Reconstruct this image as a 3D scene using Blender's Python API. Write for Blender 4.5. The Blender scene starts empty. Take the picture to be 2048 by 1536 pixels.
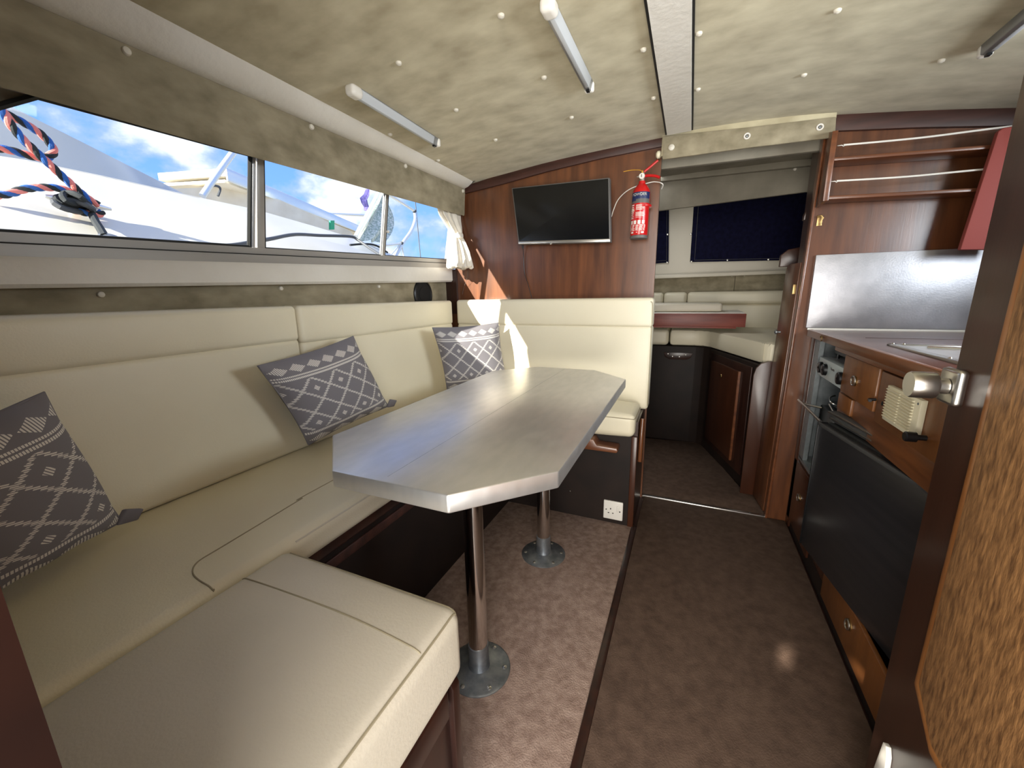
import bpy, bmesh, math, random
from mathutils import Vector, Matrix
random.seed(4)
scene = bpy.context.scene
COL = scene.collection

# ------------------------------------------------------------------ camera
YAW, PITCH, ROLL, FPX, CZ = -0.415609, -0.218901, -0.0170189, 797.0, 1.05
cy_, sy_, cp_, sp_ = math.cos(YAW), math.sin(YAW), math.cos(PITCH), math.sin(PITCH)
FW = Vector((sy_*cp_, cy_*cp_, sp_)); RT = Vector((cy_, -sy_, 0)); UP = RT.cross(FW)
cr_, sr_ = math.cos(ROLL), math.sin(ROLL)
R2 = RT*cr_ + UP*sr_; U2 = UP*cr_ - RT*sr_
CAM = Vector((0, 0, CZ))
cam = bpy.data.cameras.new('camera'); co = bpy.data.objects.new('camera', cam); COL.objects.link(co)
cam.sensor_width = 36.0; cam.lens = FPX/2048*36; cam.clip_start = 0.01; cam.clip_end = 500
mw = Matrix((R2, U2, -FW)).transposed().to_4x4(); mw.translation = CAM; co.matrix_world = mw
scene.camera = co

def at(ax, v, px, py):
    """survey helper: the point of the plane axis=v seen at a photo pixel"""
    d = R2*((px-1024)/FPX) - U2*((py-768)/FPX) + FW
    t = (v-CAM[ax])/d[ax]
    return CAM + d*t
# ------------------------------------------------------------------ light
scene.view_settings.view_transform = 'Standard'; scene.view_settings.look = 'None'
scene.view_settings.gamma = 1; scene.view_settings.exposure = 0.95
scene.view_settings.use_curve_mapping = False
w = bpy.data.worlds.new('world'); scene.world = w; w.use_nodes = True
nt = w.node_tree; nt.nodes.clear()
def wn(t, **k):
    n = nt.nodes.new(t)
    for a, b in k.items(): setattr(n, a, b)
    return n
tc = wn('ShaderNodeTexCoord'); mp = wn('ShaderNodeMapping'); mp.inputs['Scale'].default_value = (1, 1, 1.6); mp.inputs['Location'].default_value = (3.3, 4.4, 1.9)
nz = wn('ShaderNodeTexNoise'); nz.inputs['Scale'].default_value = 4.2; nz.inputs['Detail'].default_value = 9; nz.inputs['Roughness'].default_value = .58
cr = wn('ShaderNodeValToRGB'); cr.color_ramp.elements[0].position = .44; cr.color_ramp.elements[1].position = .57
sep = wn('ShaderNodeSeparateXYZ'); gr = wn('ShaderNodeValToRGB')
gr.color_ramp.elements[0].position = 0.0; gr.color_ramp.elements[0].color = (.22, .42, .80, 1)
gr.color_ramp.elements[1].position = .6; gr.color_ramp.elements[1].color = (.035, .15, .55, 1)
mx = wn('ShaderNodeMixRGB'); cc = wn('ShaderNodeValToRGB'); cc.color_ramp.elements[0].position = .50; cc.color_ramp.elements[0].color = (.36, .42, .56, 1)
cc.color_ramp.elements[1].position = .68; cc.color_ramp.elements[1].color = (.80, .84, .92, 1)
gnd = wn('ShaderNodeMixRGB'); gnd.inputs[1].default_value = (.42, .41, .38, 1)
gt = wn('ShaderNodeMath', operation='GREATER_THAN'); gt.inputs[1].default_value = -0.02
bg = wn('ShaderNodeBackground'); bg.inputs[1].default_value = 1.0; out = wn('ShaderNodeOutputWorld')
L = nt.links.new
L(tc.outputs['Generated'], mp.inputs[0]); L(mp.outputs[0], nz.inputs['Vector']); L(nz.outputs[0], cr.inputs[0])
L(tc.outputs['Generated'], sep.inputs[0]); L(sep.outputs[2], gr.inputs[0]); L(gr.outputs[0], mx.inputs[1]); L(nz.outputs[0], cc.inputs[0]); L(cc.outputs[0], mx.inputs[2]); L(cr.outputs[0], mx.inputs[0])
L(sep.outputs[2], gt.inputs[0]); L(gt.outputs[0], gnd.inputs[0]); L(mx.outputs[0], gnd.inputs[2]); L(gnd.outputs[0], bg.inputs[0]); L(bg.outputs[0], out.inputs[0])

def lamp(name, kind, loc, aim, energy, color=(1, 1, 1), size=(1, 1)):
    l = bpy.data.lights.new(name, kind); l.energy = energy; l.color = color
    if kind == 'AREA': l.shape = 'RECTANGLE'; l.size, l.size_y = size
    o = bpy.data.objects.new(name, l); COL.objects.link(o); o.location = loc
    o.rotation_euler = Vector(aim).to_track_quat('-Z', 'Y').to_euler()
    return o
sun = lamp('sun', 'SUN', (-3, -6, 5), (.33, 1, -.465), 10.0, (1, .93, .80)); sun.data.angle = math.radians(.5)
lamp('cockpit_daylight', 'AREA', (.1, -.75, 1.40), (-.12, 1, -.12), 22, (1, .97, .93), (1.3, .9))
lamp('low_ceiling_fill', 'AREA', (.05, -.85, .40), (-.12, .8, .62), 27, (1, .96, .88), (1.2, .8))  # added fill lamp behind the camera, aimed up to brighten the ceiling
lamp('starboard_window_daylight', 'AREA', (1.42, .78, 1.36), (-1, -.12, -.08), 21, (.90, .95, 1), (1.15, .34))
lamp('forward_cabin_fill', 'AREA', (-.35, 2.75, 1.675), (.1, 0, -1), 2.0, (.95, .98, 1), (.4, .4))  # added fill lamp under the closed forward ceiling, with no hatch there

# ------------------------------------------------------------------ materials
class S:
    """tiny arithmetic wrapper over math nodes"""
    def __init__(s, t, o): s.t, s.o = t, o
    def _m(s, op, b=None, c=None, sw=False):
        n = s.t.nodes.new('ShaderNodeMath'); n.operation = op
        args = [s, b, c] if not sw else [b, s, c]
        for i, a in enumerate(args):
            if a is None: continue
            if isinstance(a, S): s.t.links.new(a.o, n.inputs[i])
            else: n.inputs[i].default_value = a
        return S(s.t, n.outputs[0])
    def __add__(s, b): return s._m('ADD', b)
    def __radd__(s, b): return s._m('ADD', b)
    def __sub__(s, b): return s._m('SUBTRACT', b)
    def __rsub__(s, b): return s._m('SUBTRACT', b, sw=True)
    def __mul__(s, b): return s._m('MULTIPLY', b)
    def __rmul__(s, b): return s._m('MULTIPLY', b)
    def __truediv__(s, b): return s._m('DIVIDE', b)
    def fr(s): return s._m('FRACT')
    def fl(s): return s._m('FLOOR')
    def ab(s): return s._m('ABSOLUTE')
    def mod2(s): return (s*.5).fr()*2
    def gt(s, b): return s._m('GREATER_THAN', b)
    def lt(s, b): return s._m('LESS_THAN', b)
    def mx(s, b): return s._m('MAXIMUM', b)
    def mn(s, b): return s._m('MINIMUM', b)

def srgb(r, g, b):
    f = lambda c: (c/255/12.92) if c/255 <= .04045 else ((c/255+.055)/1.055)**2.4
    return (f(r), f(g), f(b), 1)

def mat(name, c1, c2=None, scale=6, stretch=(1, 1, 1), rough=.5, metal=0, coat=0, bump=0, bscale=80, bstretch=(1, 1, 1),
        detail=6, lo=.35, hi=.65, aniso=0, spec=.5, rvar=0, sheen=0):
    m = bpy.data.materials.new(name); m.use_nodes = True; t = m.node_tree; b = t.nodes['Principled BSDF']
    b.inputs['Roughness'].default_value = rough; b.inputs['Metallic'].default_value = metal
    b.inputs['Coat Weight'].default_value = coat; b.inputs['Coat Roughness'].default_value = .24
    b.inputs['Specular IOR Level'].default_value = spec; b.inputs['Anisotropic'].default_value = aniso
    b.inputs['Sheen Weight'].default_value = sheen
    b.inputs['Base Color'].default_value = c1
    co_ = None
    if c2 is not None or bump or rvar:
        co_ = t.nodes.new('ShaderNodeTexCoord')
    def noise(sc, st, det):
        mp_ = t.nodes.new('ShaderNodeMapping'); mp_.inputs['Scale'].default_value = st
        n = t.nodes.new('ShaderNodeTexNoise'); n.inputs['Scale'].default_value = sc; n.inputs['Detail'].default_value = det
        t.links.new(co_.outputs['Object'], mp_.inputs[0]); t.links.new(mp_.outputs[0], n.inputs['Vector']); return n
    if c2 is not None:
        n = noise(scale, stretch, detail); r = t.nodes.new('ShaderNodeValToRGB')
        r.color_ramp.elements[0].position = lo; r.color_ramp.elements[1].position = hi
        r.color_ramp.elements[0].color = c1; r.color_ramp.elements[1].color = c2
        t.links.new(n.outputs[0], r.inputs[0]); t.links.new(r.outputs[0], b.inputs['Base Color'])
    if bump:
        n = noise(bscale, bstretch, 5); bp = t.nodes.new('ShaderNodeBump'); bp.inputs['Strength'].default_value = bump; bp.inputs['Distance'].default_value = .003
        t.links.new(n.outputs[0], bp.inputs['Height']); t.links.new(bp.outputs[0], b.inputs['Normal'])
    if rvar:
        n = noise(scale*1.7, stretch, 4); mr = t.nodes.new('ShaderNodeMapRange'); mr.inputs['To Min'].default_value = rough-rvar; mr.inputs['To Max'].default_value = rough+rvar
        mr.inputs['From Min'].default_value = .3; mr.inputs['From Max'].default_value = .7
        t.links.new(n.outputs[0], mr.inputs['Value']); t.links.new(mr.outputs[0], b.inputs['Roughness'])
    return m

M = {}
M['vinyl'] = mat('cream_vinyl', srgb(222, 214, 190), srgb(216, 207, 182), 2.5, rough=.42, bump=.12, bscale=260)
M['vinyl2'] = mat('pale_vinyl', srgb(205, 197, 180), srgb(196, 188, 170), 3, rough=.45, bump=.15, bscale=220)
M['seam'] = mat('seam_thread', srgb(150, 140, 115), rough=.7)
M['white_vinyl'] = mat('white_vinyl', srgb(218, 214, 206), srgb(208, 203, 193), 4, rough=.5, bump=.5, bscale=55)
M['suede'] = mat('suede_lining', srgb(158, 147, 118), srgb(196, 187, 158), 9, stretch=(1, 1.6, 1), rough=.85, bump=.25, bscale=25, lo=.3, hi=.72, detail=9, sheen=.2)
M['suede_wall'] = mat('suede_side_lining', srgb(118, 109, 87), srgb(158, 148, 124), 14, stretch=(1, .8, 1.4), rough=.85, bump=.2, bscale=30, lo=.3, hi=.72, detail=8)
M['maho'] = mat('mahogany_vertical', srgb(76, 43, 25), srgb(114, 68, 39), 7, stretch=(5, 5, .5), rough=.30, coat=.5, bump=.05, bscale=60, bstretch=(4, 4, .2), lo=.3, hi=.75, detail=12)
M['maho_h'] = mat('mahogany_across', srgb(84, 46, 27), srgb(126, 75, 44), 14, stretch=(.25, 3, 3), rough=.34, coat=.5, bump=.06, bscale=60, bstretch=(.3, 3, 3), lo=.25, hi=.8)
M['maho_y'] = mat('mahogany_lengthwise', srgb(84, 46, 22), srgb(138, 82, 42), 14, stretch=(3, .25, 3), rough=.36, coat=.4, bump=.1, bscale=60, bstretch=(3, .3, 3), lo=.25, hi=.8)
M['maho_door'] = mat('dark_mahogany_door', srgb(50, 25, 14), srgb(76, 40, 23), 9, stretch=(2.5, 2.5, .3), rough=.34, coat=.3, bump=.03, bscale=60, bstretch=(3, 3, .3), lo=.2, hi=.85)
M['teak'] = mat('golden_teak', srgb(100, 58, 26), srgb(134, 82, 38), 12, stretch=(3, 3, .3), rough=.42, coat=.2, bump=.06, bscale=50, bstretch=(3, 3, .3), lo=.2, hi=.8)
M['dark'] = mat('dark_stained_wood', srgb(34, 17, 13), srgb(52, 26, 18), 10, stretch=(3, 3, .4), rough=.34, coat=.25)
M['darker'] = mat('black_brown_panel', srgb(24, 16, 13), srgb(34, 23, 18), 8, rough=.6, spec=.3)
M['trimwood'] = mat('dark_trim_wood', srgb(48, 26, 20), srgb(70, 40, 32), 12, stretch=(.4, 3, 3), rough=.5)
M['worn'] = mat('worn_teak_board', srgb(116, 79, 44), srgb(164, 118, 72), 110, stretch=(1.5, 1.5, .42), rough=.55, bump=.6, bscale=95, bstretch=(1.5, 1.5, .42), lo=.32, hi=.60, detail=8)
M['worn_edge'] = mat('varnished_teak_edge', srgb(142, 88, 42), srgb(166, 108, 56), 10, stretch=(2, 2, .3), rough=.35, coat=.3)
M['carpet'] = mat('mottled_carpet', srgb(134, 112, 101), srgb(166, 144, 131), 44, rough=.95, bump=.7, bscale=240, detail=10, lo=.34, hi=.68, spec=.1)
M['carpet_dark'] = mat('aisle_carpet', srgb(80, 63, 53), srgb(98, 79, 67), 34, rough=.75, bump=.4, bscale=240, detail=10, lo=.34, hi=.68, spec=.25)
M['steel'] = mat('brushed_steel', (.74, .74, .73, 1), (.80, .79, .78, 1), 14, stretch=(3, 1, 1), rough=.38, metal=.9, bump=.012, bscale=220, bstretch=(2.2, .5, 1), rvar=.03)
M['chrome'] = mat('chrome', (.62, .60, .58, 1), rough=.12, metal=1)
M['satin'] = mat('satin_nickel', (.60, .58, .54, 1), rough=.3, metal=1)
M['castiron'] = mat('cast_alloy_flange', (.20, .22, .24, 1), (.34, .36, .38, 1), 30, rough=.42, metal=.85, bump=.3, bscale=80)
M['alu'] = mat('window_aluminium', srgb(150, 146, 140), srgb(162, 158, 152), 9, stretch=(1, .2, 1), rough=.4, metal=.1)
M['splash'] = mat('galvanised_splashback', (.40, .40, .43, 1), (.47, .47, .50, 1), 40, stretch=(.5, 1, .5), rough=.44, metal=.85, bump=.12, bscale=160)
M['gasket'] = mat('black_rubber', srgb(22, 24, 24), rough=.6)
M['black'] = mat('black_plastic', srgb(14, 14, 16), rough=.35)
M['screen'] = mat('tv_screen', srgb(16, 17, 19), rough=.16)
M['void'] = mat('dark_recess', srgb(10, 9, 9), rough=.9)
M['white'] = mat('white_plastic', srgb(226, 222, 214), rough=.35)
M['offwhite'] = mat('cream_plastic', srgb(222, 214, 186), rough=.45)
M['button'] = mat('covered_button', srgb(208, 202, 188), rough=.5)
M['red'] = mat('red_enamel', srgb(190, 22, 24), rough=.28, coat=.3)
M['navyp'] = mat('navy_print', srgb(28, 40, 84), rough=.4)
M['greyp'] = mat('grey_print', srgb(92, 90, 88), rough=.5)
M['redcase'] = mat('matt_red_case', srgb(150, 70, 64), rough=.7)
M['yellow'] = mat('yellow_tie', srgb(214, 158, 40), rough=.5)
M['navy'] = mat('navy_canvas', srgb(14, 14, 34), srgb(20, 20, 46), 40, rough=.9, bump=.1, bscale=300, spec=.1)
M['foresuede'] = mat('grey_beige_lining', srgb(120, 114, 100), srgb(146, 139, 124), 5, rough=.85)
M['gelcoat'] = mat('white_gelcoat', srgb(204, 201, 188), srgb(214, 211, 199), 3, rough=.3, coat=.2)
M['crease'] = mat('weathered_seam_line', srgb(96, 96, 96), srgb(190, 188, 184), 60, rough=.6)
M['beigeboard'] = mat('plywood_underside', srgb(214, 204, 186), srgb(232, 224, 208), 6, rough=.7)
M['tube'] = mat('polished_tube', (.78, .80, .80, 1), rough=.25, metal=.7)
M['ropeblack'] = mat('black_rope_strand', srgb(34, 40, 44), rough=.85, bump=.4, bscale=300)
M['ropeblue'] = mat('blue_rope_strand', srgb(40, 92, 168), rough=.85, bump=.4, bscale=300)
M['ropepink'] = mat('faded_red_rope_strand', srgb(222, 128, 120), rough=.85, bump=.4, bscale=300)
M['cablegrey'] = mat('dark_grey_cable', srgb(70, 74, 80), rough=.6)
M['mesh'] = mat('green_white_netting', srgb(150, 172, 160), srgb(232, 236, 232), 60, rough=.8)
M['purple'] = mat('violet_cloth', srgb(120, 112, 176), srgb(90, 84, 150), 30, rough=.8)
M['green'] = mat('green_strap', srgb(20, 150, 110), rough=.6)
M['curtain'] = mat('white_curtain_cloth', srgb(226, 220, 208), srgb(212, 204, 190), 12, rough=.85, bump=.2, bscale=200)
M['brass'] = mat('aged_brass', (.42, .28, .12, 1), rough=.35, metal=1)
M['redwood'] = mat('red_mahogany_fiddle', srgb(104, 44, 36), srgb(134, 66, 54), 12, stretch=(.3, 3, 3), rough=.45)
M['lens'] = mat('lamp_lens', srgb(186, 190, 194), rough=.3)
M['lamp_alu'] = mat('lamp_aluminium', (.30, .31, .32, 1), rough=.35, metal=.6)
M['greyliner'] = mat('grey_metal_liner', srgb(128, 134, 136), srgb(112, 118, 120), 30, rough=.4, metal=.3, bump=.3, bscale=90)
M['cookerpanel'] = mat('pale_grey_enamel', srgb(178, 188, 188), rough=.35)
M['fridge'] = mat('brushed_dark_laminate', srgb(56, 55, 58), srgb(63, 61, 64), 60, stretch=(1, .05, 1), rough=.30, metal=.5, bump=.03, bscale=200, bstretch=(1, .1, 1))
M['rubber'] = mat('grey_gasket', srgb(66, 66, 66), rough=.55)
M['counter'] = mat('brown_laminate_worktop', srgb(92, 56, 46), srgb(112, 72, 60), 10, stretch=(.4, 2, 1), rough=.3, coat=.3)
M['aftpanel'] = mat('brown_aft_panel', srgb(30, 14, 9), srgb(38, 18, 11), 9, rough=.8, spec=.08)
M['canvas'] = mat('sun_blocker_sheet', srgb(190, 186, 176), rough=.9)  # surface of the added sun-blocking screen

def glass_mat():
    m = bpy.data.materials.new('window_glass'); m.use_nodes = True; t = m.node_tree; t.nodes.clear()
    o = t.nodes.new('ShaderNodeOutputMaterial'); mxs = t.nodes.new('ShaderNodeMixShader'); tr = t.nodes.new('ShaderNodeBsdfTransparent')
    tr.inputs[0].default_value = (.97, .98, .98, 1); gl = t.nodes.new('ShaderNodeBsdfGlossy'); gl.inputs['Roughness'].default_value = .02
    ge = t.nodes.new('ShaderNodeNewGeometry'); dp = t.nodes.new('ShaderNodeVectorMath'); dp.operation = 'DOT_PRODUCT'
    t.links.new(ge.outputs['Normal'], dp.inputs[0]); t.links.new(ge.outputs['Incoming'], dp.inputs[1])
    k_ = 1-S(t, dp.outputs['Value']).ab(); k_ = k_*k_*k_*k_*.10+.006
    t.links.new(k_.o, mxs.inputs[0]); t.links.new(tr.outputs[0], mxs.inputs[1]); t.links.new(gl.outputs[0], mxs.inputs[2]); t.links.new(mxs.outputs[0], o.inputs[0])
    return m
M['glass'] = glass_mat()

def pillow_mat():
    m = bpy.data.materials.new('grey_woven_pattern'); m.use_nodes = True; t = m.node_tree; b = t.nodes['Principled BSDF']
    b.inputs['Roughness'].default_value = .85; b.inputs['Specular IOR Level'].default_value = .15
    uv = t.nodes.new('ShaderNodeUVMap'); sx = t.nodes.new('ShaderNodeSeparateXYZ'); t.links.new(uv.outputs[0], sx.inputs[0])
    u, v = S(t, sx.outputs[0]), S(t, sx.outputs[1])
    jag = ((v*46).fr()-.5).ab()*.040 - .010
    hatch = ((u*0.35+v)*84).fr().gt(.34)
    uu = u + jag
    a = uu*3.9 + v*3.7 + .1; c = uu*3.9 - v*3.7 + 1.9
    la = ((a.fr()-.5).ab()).gt(.446); lc = ((c.fr()-.5).ab()).gt(.446)
    mid = v.gt(.17)*v.lt(.775)
    lat = la.mx(lc)*mid*hatch
    a2 = (u*3.9+v*3.7+.1); c2 = (u*3.9-v*3.7+1.9)
    dd = ((a2.fr()-.5).ab()).mx((c2.fr()-.5).ab()).lt(.125)
    sel = ((a2.fl()*2+c2.fl()+.5)*.3333333).fr().lt(.3)
    small = dd*sel*mid*((u+v*.6)*60).fr().gt(.4)
    hu = (u*74).fr().gt(.3)
    b1 = v.gt(.792)*v.lt(.812)*hu; b2 = v.gt(.824)*v.lt(.840)*hu
    b3 = v.gt(.128)*v.lt(.156)*hu
    row = ((((u*6.5).fr()-.5).ab()*2) + ((v-.905).ab()/.05)).lt(.92)*((u*70+v*10).fr().gt(.42))
    row2 = ((((u*4.5).fr()-.5).ab()*2) + ((v-.05).ab()/.06)).lt(.92)*((u*70+v*10).fr().gt(.42))
    tot = lat.mx(small).mx(b1).mx(b2).mx(b3).mx(row).mx(row2)
    mixn = t.nodes.new('ShaderNodeMixRGB'); mixn.inputs[1].default_value = srgb(120, 117, 122); mixn.inputs[2].default_value = srgb(214, 210, 204)
    t.links.new(tot.o, mixn.inputs[0]); t.links.new(mixn.outputs[0], b.inputs['Base Color'])
    return m
M['pillow'] = pillow_mat()

# ------------------------------------------------------------------ mesh helpers
class MB:
    def __init__(s): s.bm = bmesh.new(); s.uv = None
    def _merge(s, b2):
        me = bpy.data.meshes.new('tmp'); b2.to_mesh(me); b2.free(); s.bm.from_mesh(me); bpy.data.meshes.remove(me)
    def box(s, x0, x1, y0, y1, z0, z1, bev=0, seg=2):
        b = bmesh.new(); bmesh.ops.create_cube(b, size=1)
        for v in b.verts: v.co = Vector(((x0+x1)/2+v.co.x*(x1-x0), (y0+y1)/2+v.co.y*(y1-y0), (z0+z1)/2+v.co.z*(z1-z0)))
        if bev: bmesh.ops.bevel(b, geom=list(b.edges), offset=bev, segments=seg, profile=.5, affect='EDGES')
        s._merge(b); return s
    def soft(s, x0, x1, y0, y1, z0, z1, r, crown=None, amt=0, n=14, wob=0):
        c = Vector(((x0+x1)/2, (y0+y1)/2, (z0+z1)/2)); h = [(x1-x0)/2, (y1-y0)/2, (z1-z0)/2]
        def coords(hh):
            k = [math.tan(math.radians(a))*r for a in (0, 12, 23, 34, 45)]
            lft = [-(hh-r)-q for q in reversed(k)]
            m = [-(hh-r)+2*(hh-r)*i/n for i in range(1, n)]
            return lft + m + [-q for q in reversed(lft)]
        cs = [coords(q) for q in h]
        b = bmesh.new()
        for ax in range(3):
            o = [i for i in range(3) if i != ax]
            for sg in (-1, 1):
                g = []
                for a in cs[o[0]]:
                    rowv = []
                    for d in cs[o[1]]:
                        p = [0, 0, 0]; p[ax] = sg*h[ax]; p[o[0]] = a; p[o[1]] = d
                        q = [max(-(h[i]-r), min(h[i]-r, p[i])) for i in range(3)]
                        dv = Vector([p[i]-q[i] for i in range(3)]); dv = dv.normalized()*r if dv.length > 0 else dv
                        pp = Vector(q)+dv
                        if crown is not None:
                            oo = [i for i in range(3) if i != crown]
                            f = (1-(abs(pp[oo[0]])/h[oo[0]])**2.5)*(1-(abs(pp[oo[1]])/h[oo[1]])**2.5)
                            pp[crown] += amt*max(0, f)*(pp[crown]/h[crown])
                            if wob: pp[crown] += wob*math.sin(pp[oo[0]]*21+pp[oo[1]]*9)*max(0, f)*(1 if pp[crown] > 0 else 0)
                        rowv.append(b.verts.new(pp+c))
                    g.append(rowv)
                for i in range(len(g)-1):
                    for j in range(len(g[0])-1): b.faces.new((g[i][j], g[i+1][j], g[i+1][j+1], g[i][j+1]))
        bmesh.ops.remove_doubles(b, verts=b.verts, dist=1e-5); bmesh.ops.recalc_face_normals(b, faces=b.faces)
        s._merge(b); return s
    def tube(s, pts, r, n=8, cap=True, taper=None):
        pts = [Vector(p) for p in pts]; b = bmesh.new(); rings = []
        t0 = (pts[1]-pts[0]).normalized(); nn = t0.orthogonal().normalized()
        for i, p in enumerate(pts):
            t = (pts[min(i+1, len(pts)-1)]-pts[max(i-1, 0)]).normalized()
            nn = (nn - t*nn.dot(t)).normalized(); bb = t.cross(nn)
            rr = r*(taper(i/(len(pts)-1)) if taper else 1)
            rings.append([b.verts.new(p+(nn*math.cos(a*2*math.pi/n)+bb*math.sin(a*2*math.pi/n))*rr) for a in range(n)])
        for i in range(len(rings)-1):
            for j in range(n): b.faces.new((rings[i][j], rings[i][(j+1) % n], rings[i+1][(j+1) % n], rings[i+1][j]))
        if cap: b.faces.new(rings[0][::-1]); b.faces.new(rings[-1])
        s._merge(b); return s
    def lathe(s, prof, loc, axis=(0, 0, 1), n=24, sc=(1, 1)):
        b = bmesh.new(); ax = Vector(axis).normalized(); u = ax.orthogonal().normalized(); v = ax.cross(u); loc = Vector(loc); rings = []
        for r, z in prof:
            rings.append([b.verts.new(loc+ax*z+(u*math.cos(2*math.pi*a/n)*sc[0]+v*math.sin(2*math.pi*a/n)*sc[1])*max(r, 1e-5)) for a in range(n)])
        for i in range(len(rings)-1):
            for j in range(n): b.faces.new((rings[i][j], rings[i][(j+1) % n], rings[i+1][(j+1) % n], rings[i+1][j]))
        b.faces.new(rings[0][::-1]); b.faces.new(rings[-1]); bmesh.ops.remove_doubles(b, verts=b.verts, dist=1e-6)
        bmesh.ops.recalc_face_normals(b, faces=b.faces)
        s._merge(b); return s
    def cyl(s, p0, p1, r, n=16, bev=0):
        p0, p1 = Vector(p0), Vector(p1); l = (p1-p0).length
        pr = [(r, 0), (r, l)] if not bev else [(r-bev, 0), (r, bev), (r, l-bev), (r-bev, l)]
        return s.lathe(pr, p0, p1-p0, n)
    def poly(s, pts, off, bev=0):
        """prism: 3-D polygon swept by the vector off"""
        b = bmesh.new(); off = Vector(off); A = [b.verts.new(Vector(p)) for p in pts]; B = [b.verts.new(Vector(p)+off) for p in pts]; k = len(pts)
        b.faces.new(A); b.faces.new(B[::-1])
        for i in range(k): b.faces.new((A[i], B[i], B[(i+1) % k], A[(i+1) % k]))
        bmesh.ops.recalc_face_normals(b, faces=b.faces)
        if bev: bmesh.ops.bevel(b, geom=list(b.edges), offset=bev, segments=2, profile=.5, affect='EDGES')
        s._merge(b); return s
    def loft(s, rows, closed=False, caps=False):
        b = bmesh.new(); R = [[b.verts.new(Vector(p)) for p in r] for r in rows]; k = len(rows[0])
        for i in range(len(R)-1):
            for j in range(k if closed else k-1): b.faces.new((R[i][j], R[i][(j+1) % k], R[i+1][(j+1) % k], R[i+1][j]))
        if caps: b.faces.new(R[0][::-1]); b.faces.new(R[-1])
        bmesh.ops.recalc_face_normals(b, faces=b.faces)
        s._merge(b); return s
    def text(s, txt, size, M4, depth=.0004):
        cu = bpy.data.curves.new('t', 'FONT'); cu.body = txt; cu.size = size; cu.extrude = depth; cu.align_x = 'CENTER'; cu.align_y = 'CENTER'; cu.offset = size*.02
        o = bpy.data.objects.new('t', cu); COL.objects.link(o); bpy.context.view_layer.update()
        me = bpy.data.meshes.new_from_object(o.evaluated_get(bpy.context.evaluated_depsgraph_get())); me.transform(M4); s.bm.from_mesh(me)
        bpy.data.meshes.remove(me); bpy.data.objects.remove(o); bpy.data.curves.remove(cu); return s

def finish(name, mb, m, loc, smooth=True):
    me = bpy.data.meshes.new(name)
    for v in mb.bm.verts: v.co -= Vector(loc)
    mb.bm.to_mesh(me); mb.bm.free(); me.materials.append(M[m])
    if smooth:
        for p in me.polygons: p.use_smooth = True
        try: me.set_sharp_from_angle(angle=math.radians(38))
        except Exception: pass
    o = bpy.data.objects.new(name, me); COL.objects.link(o); return o
def tag(o, label, cat, group=None, kind=None):
    o['label'] = label; o['category'] = cat
    if group: o['group'] = group
    if kind: o['kind'] = kind
def thing(name, label, cat, loc, group=None, kind=None):
    o = bpy.data.objects.new(name, None); COL.objects.link(o); o.location = loc; o.empty_display_size = .1; tag(o, label, cat, group, kind); o['_b'] = list(loc); return o
def part(name, mb, m, parent, label=None, smooth=True, local=False):
    """verts in world coordinates (or the thing's own when local)"""
    base = Vector((0, 0, 0)) if local else Vector(parent['_b'])
    o = finish(name, mb, m, base, smooth); o.parent = parent; o['_b'] = list(base)
    if label: o['label'] = label
    return o
def solo(name, mb, m, label, cat, group=None, kind=None, smooth=True):
    vs = [v.co for v in mb.bm.verts]
    c = Vector(((min(v.x for v in vs)+max(v.x for v in vs))/2, (min(v.y for v in vs)+max(v.y for v in vs))/2, min(v.z for v in vs)))
    o = finish(name, mb, m, c, smooth); o.location = c; o['_b'] = list(c); tag(o, label, cat, group, kind); return o
def spline(pts, k=6):
    pts = [Vector(p) for p in pts]; P = [pts[0]]+pts+[pts[-1]]; o = []
    for i in range(1, len(P)-2):
        for j in range(k):
            t = j/k; a, b, c, d = P[i-1], P[i], P[i+1], P[i+2]
            o.append(.5*((2*b)+(c-a)*t+(2*a-5*b+4*c-d)*t*t+(3*b-a-3*c+d)*t**3))
    return o+[pts[-1]]
ST = 'structure'

# ------------------------------------------------------------------ hull shell: floor, bulkheads, sides, ceiling
solo('floor', MB().box(-1.45, 1.35, -.3, 3.6, -.06, -.012), 'dark', 'dark timber cabin sole under the carpets', 'floor', kind=ST)
CE = [(-1.12, 1.640), (-.95, 1.656), (-.616, 1.688), (-.161, 1.710), (.15, 1.712), (.46, 1.692), (.933, 1.630), (1.3, 1.56)]
cprof = spline([(x, 0, z) for x, z in CE], 4)
def ceil_z(x):
    for a, b in zip(cprof, cprof[1:]):
        if a.x <= x <= b.x: return a.z+(b.z-a.z)*(x-a.x)/(b.x-a.x)
    return cprof[0].z if x < cprof[0].x else cprof[-1].z
mb = MB(); lo = [(p.x, 0, p.z) for p in cprof]
mb.loft([[(p.x, .02, p.z) for p in cprof], [(p.x, 2.055, p.z) for p in cprof], [(p.x, 2.055, p.z+.03) for p in cprof], [(p.x, .02, p.z+.03) for p in cprof], [(p.x, .02, p.z) for p in cprof]])
ceil = solo('ceiling', mb, 'suede', 'mottled beige suede-lined cabin ceiling with covered buttons', 'ceiling', kind=ST)
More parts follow.
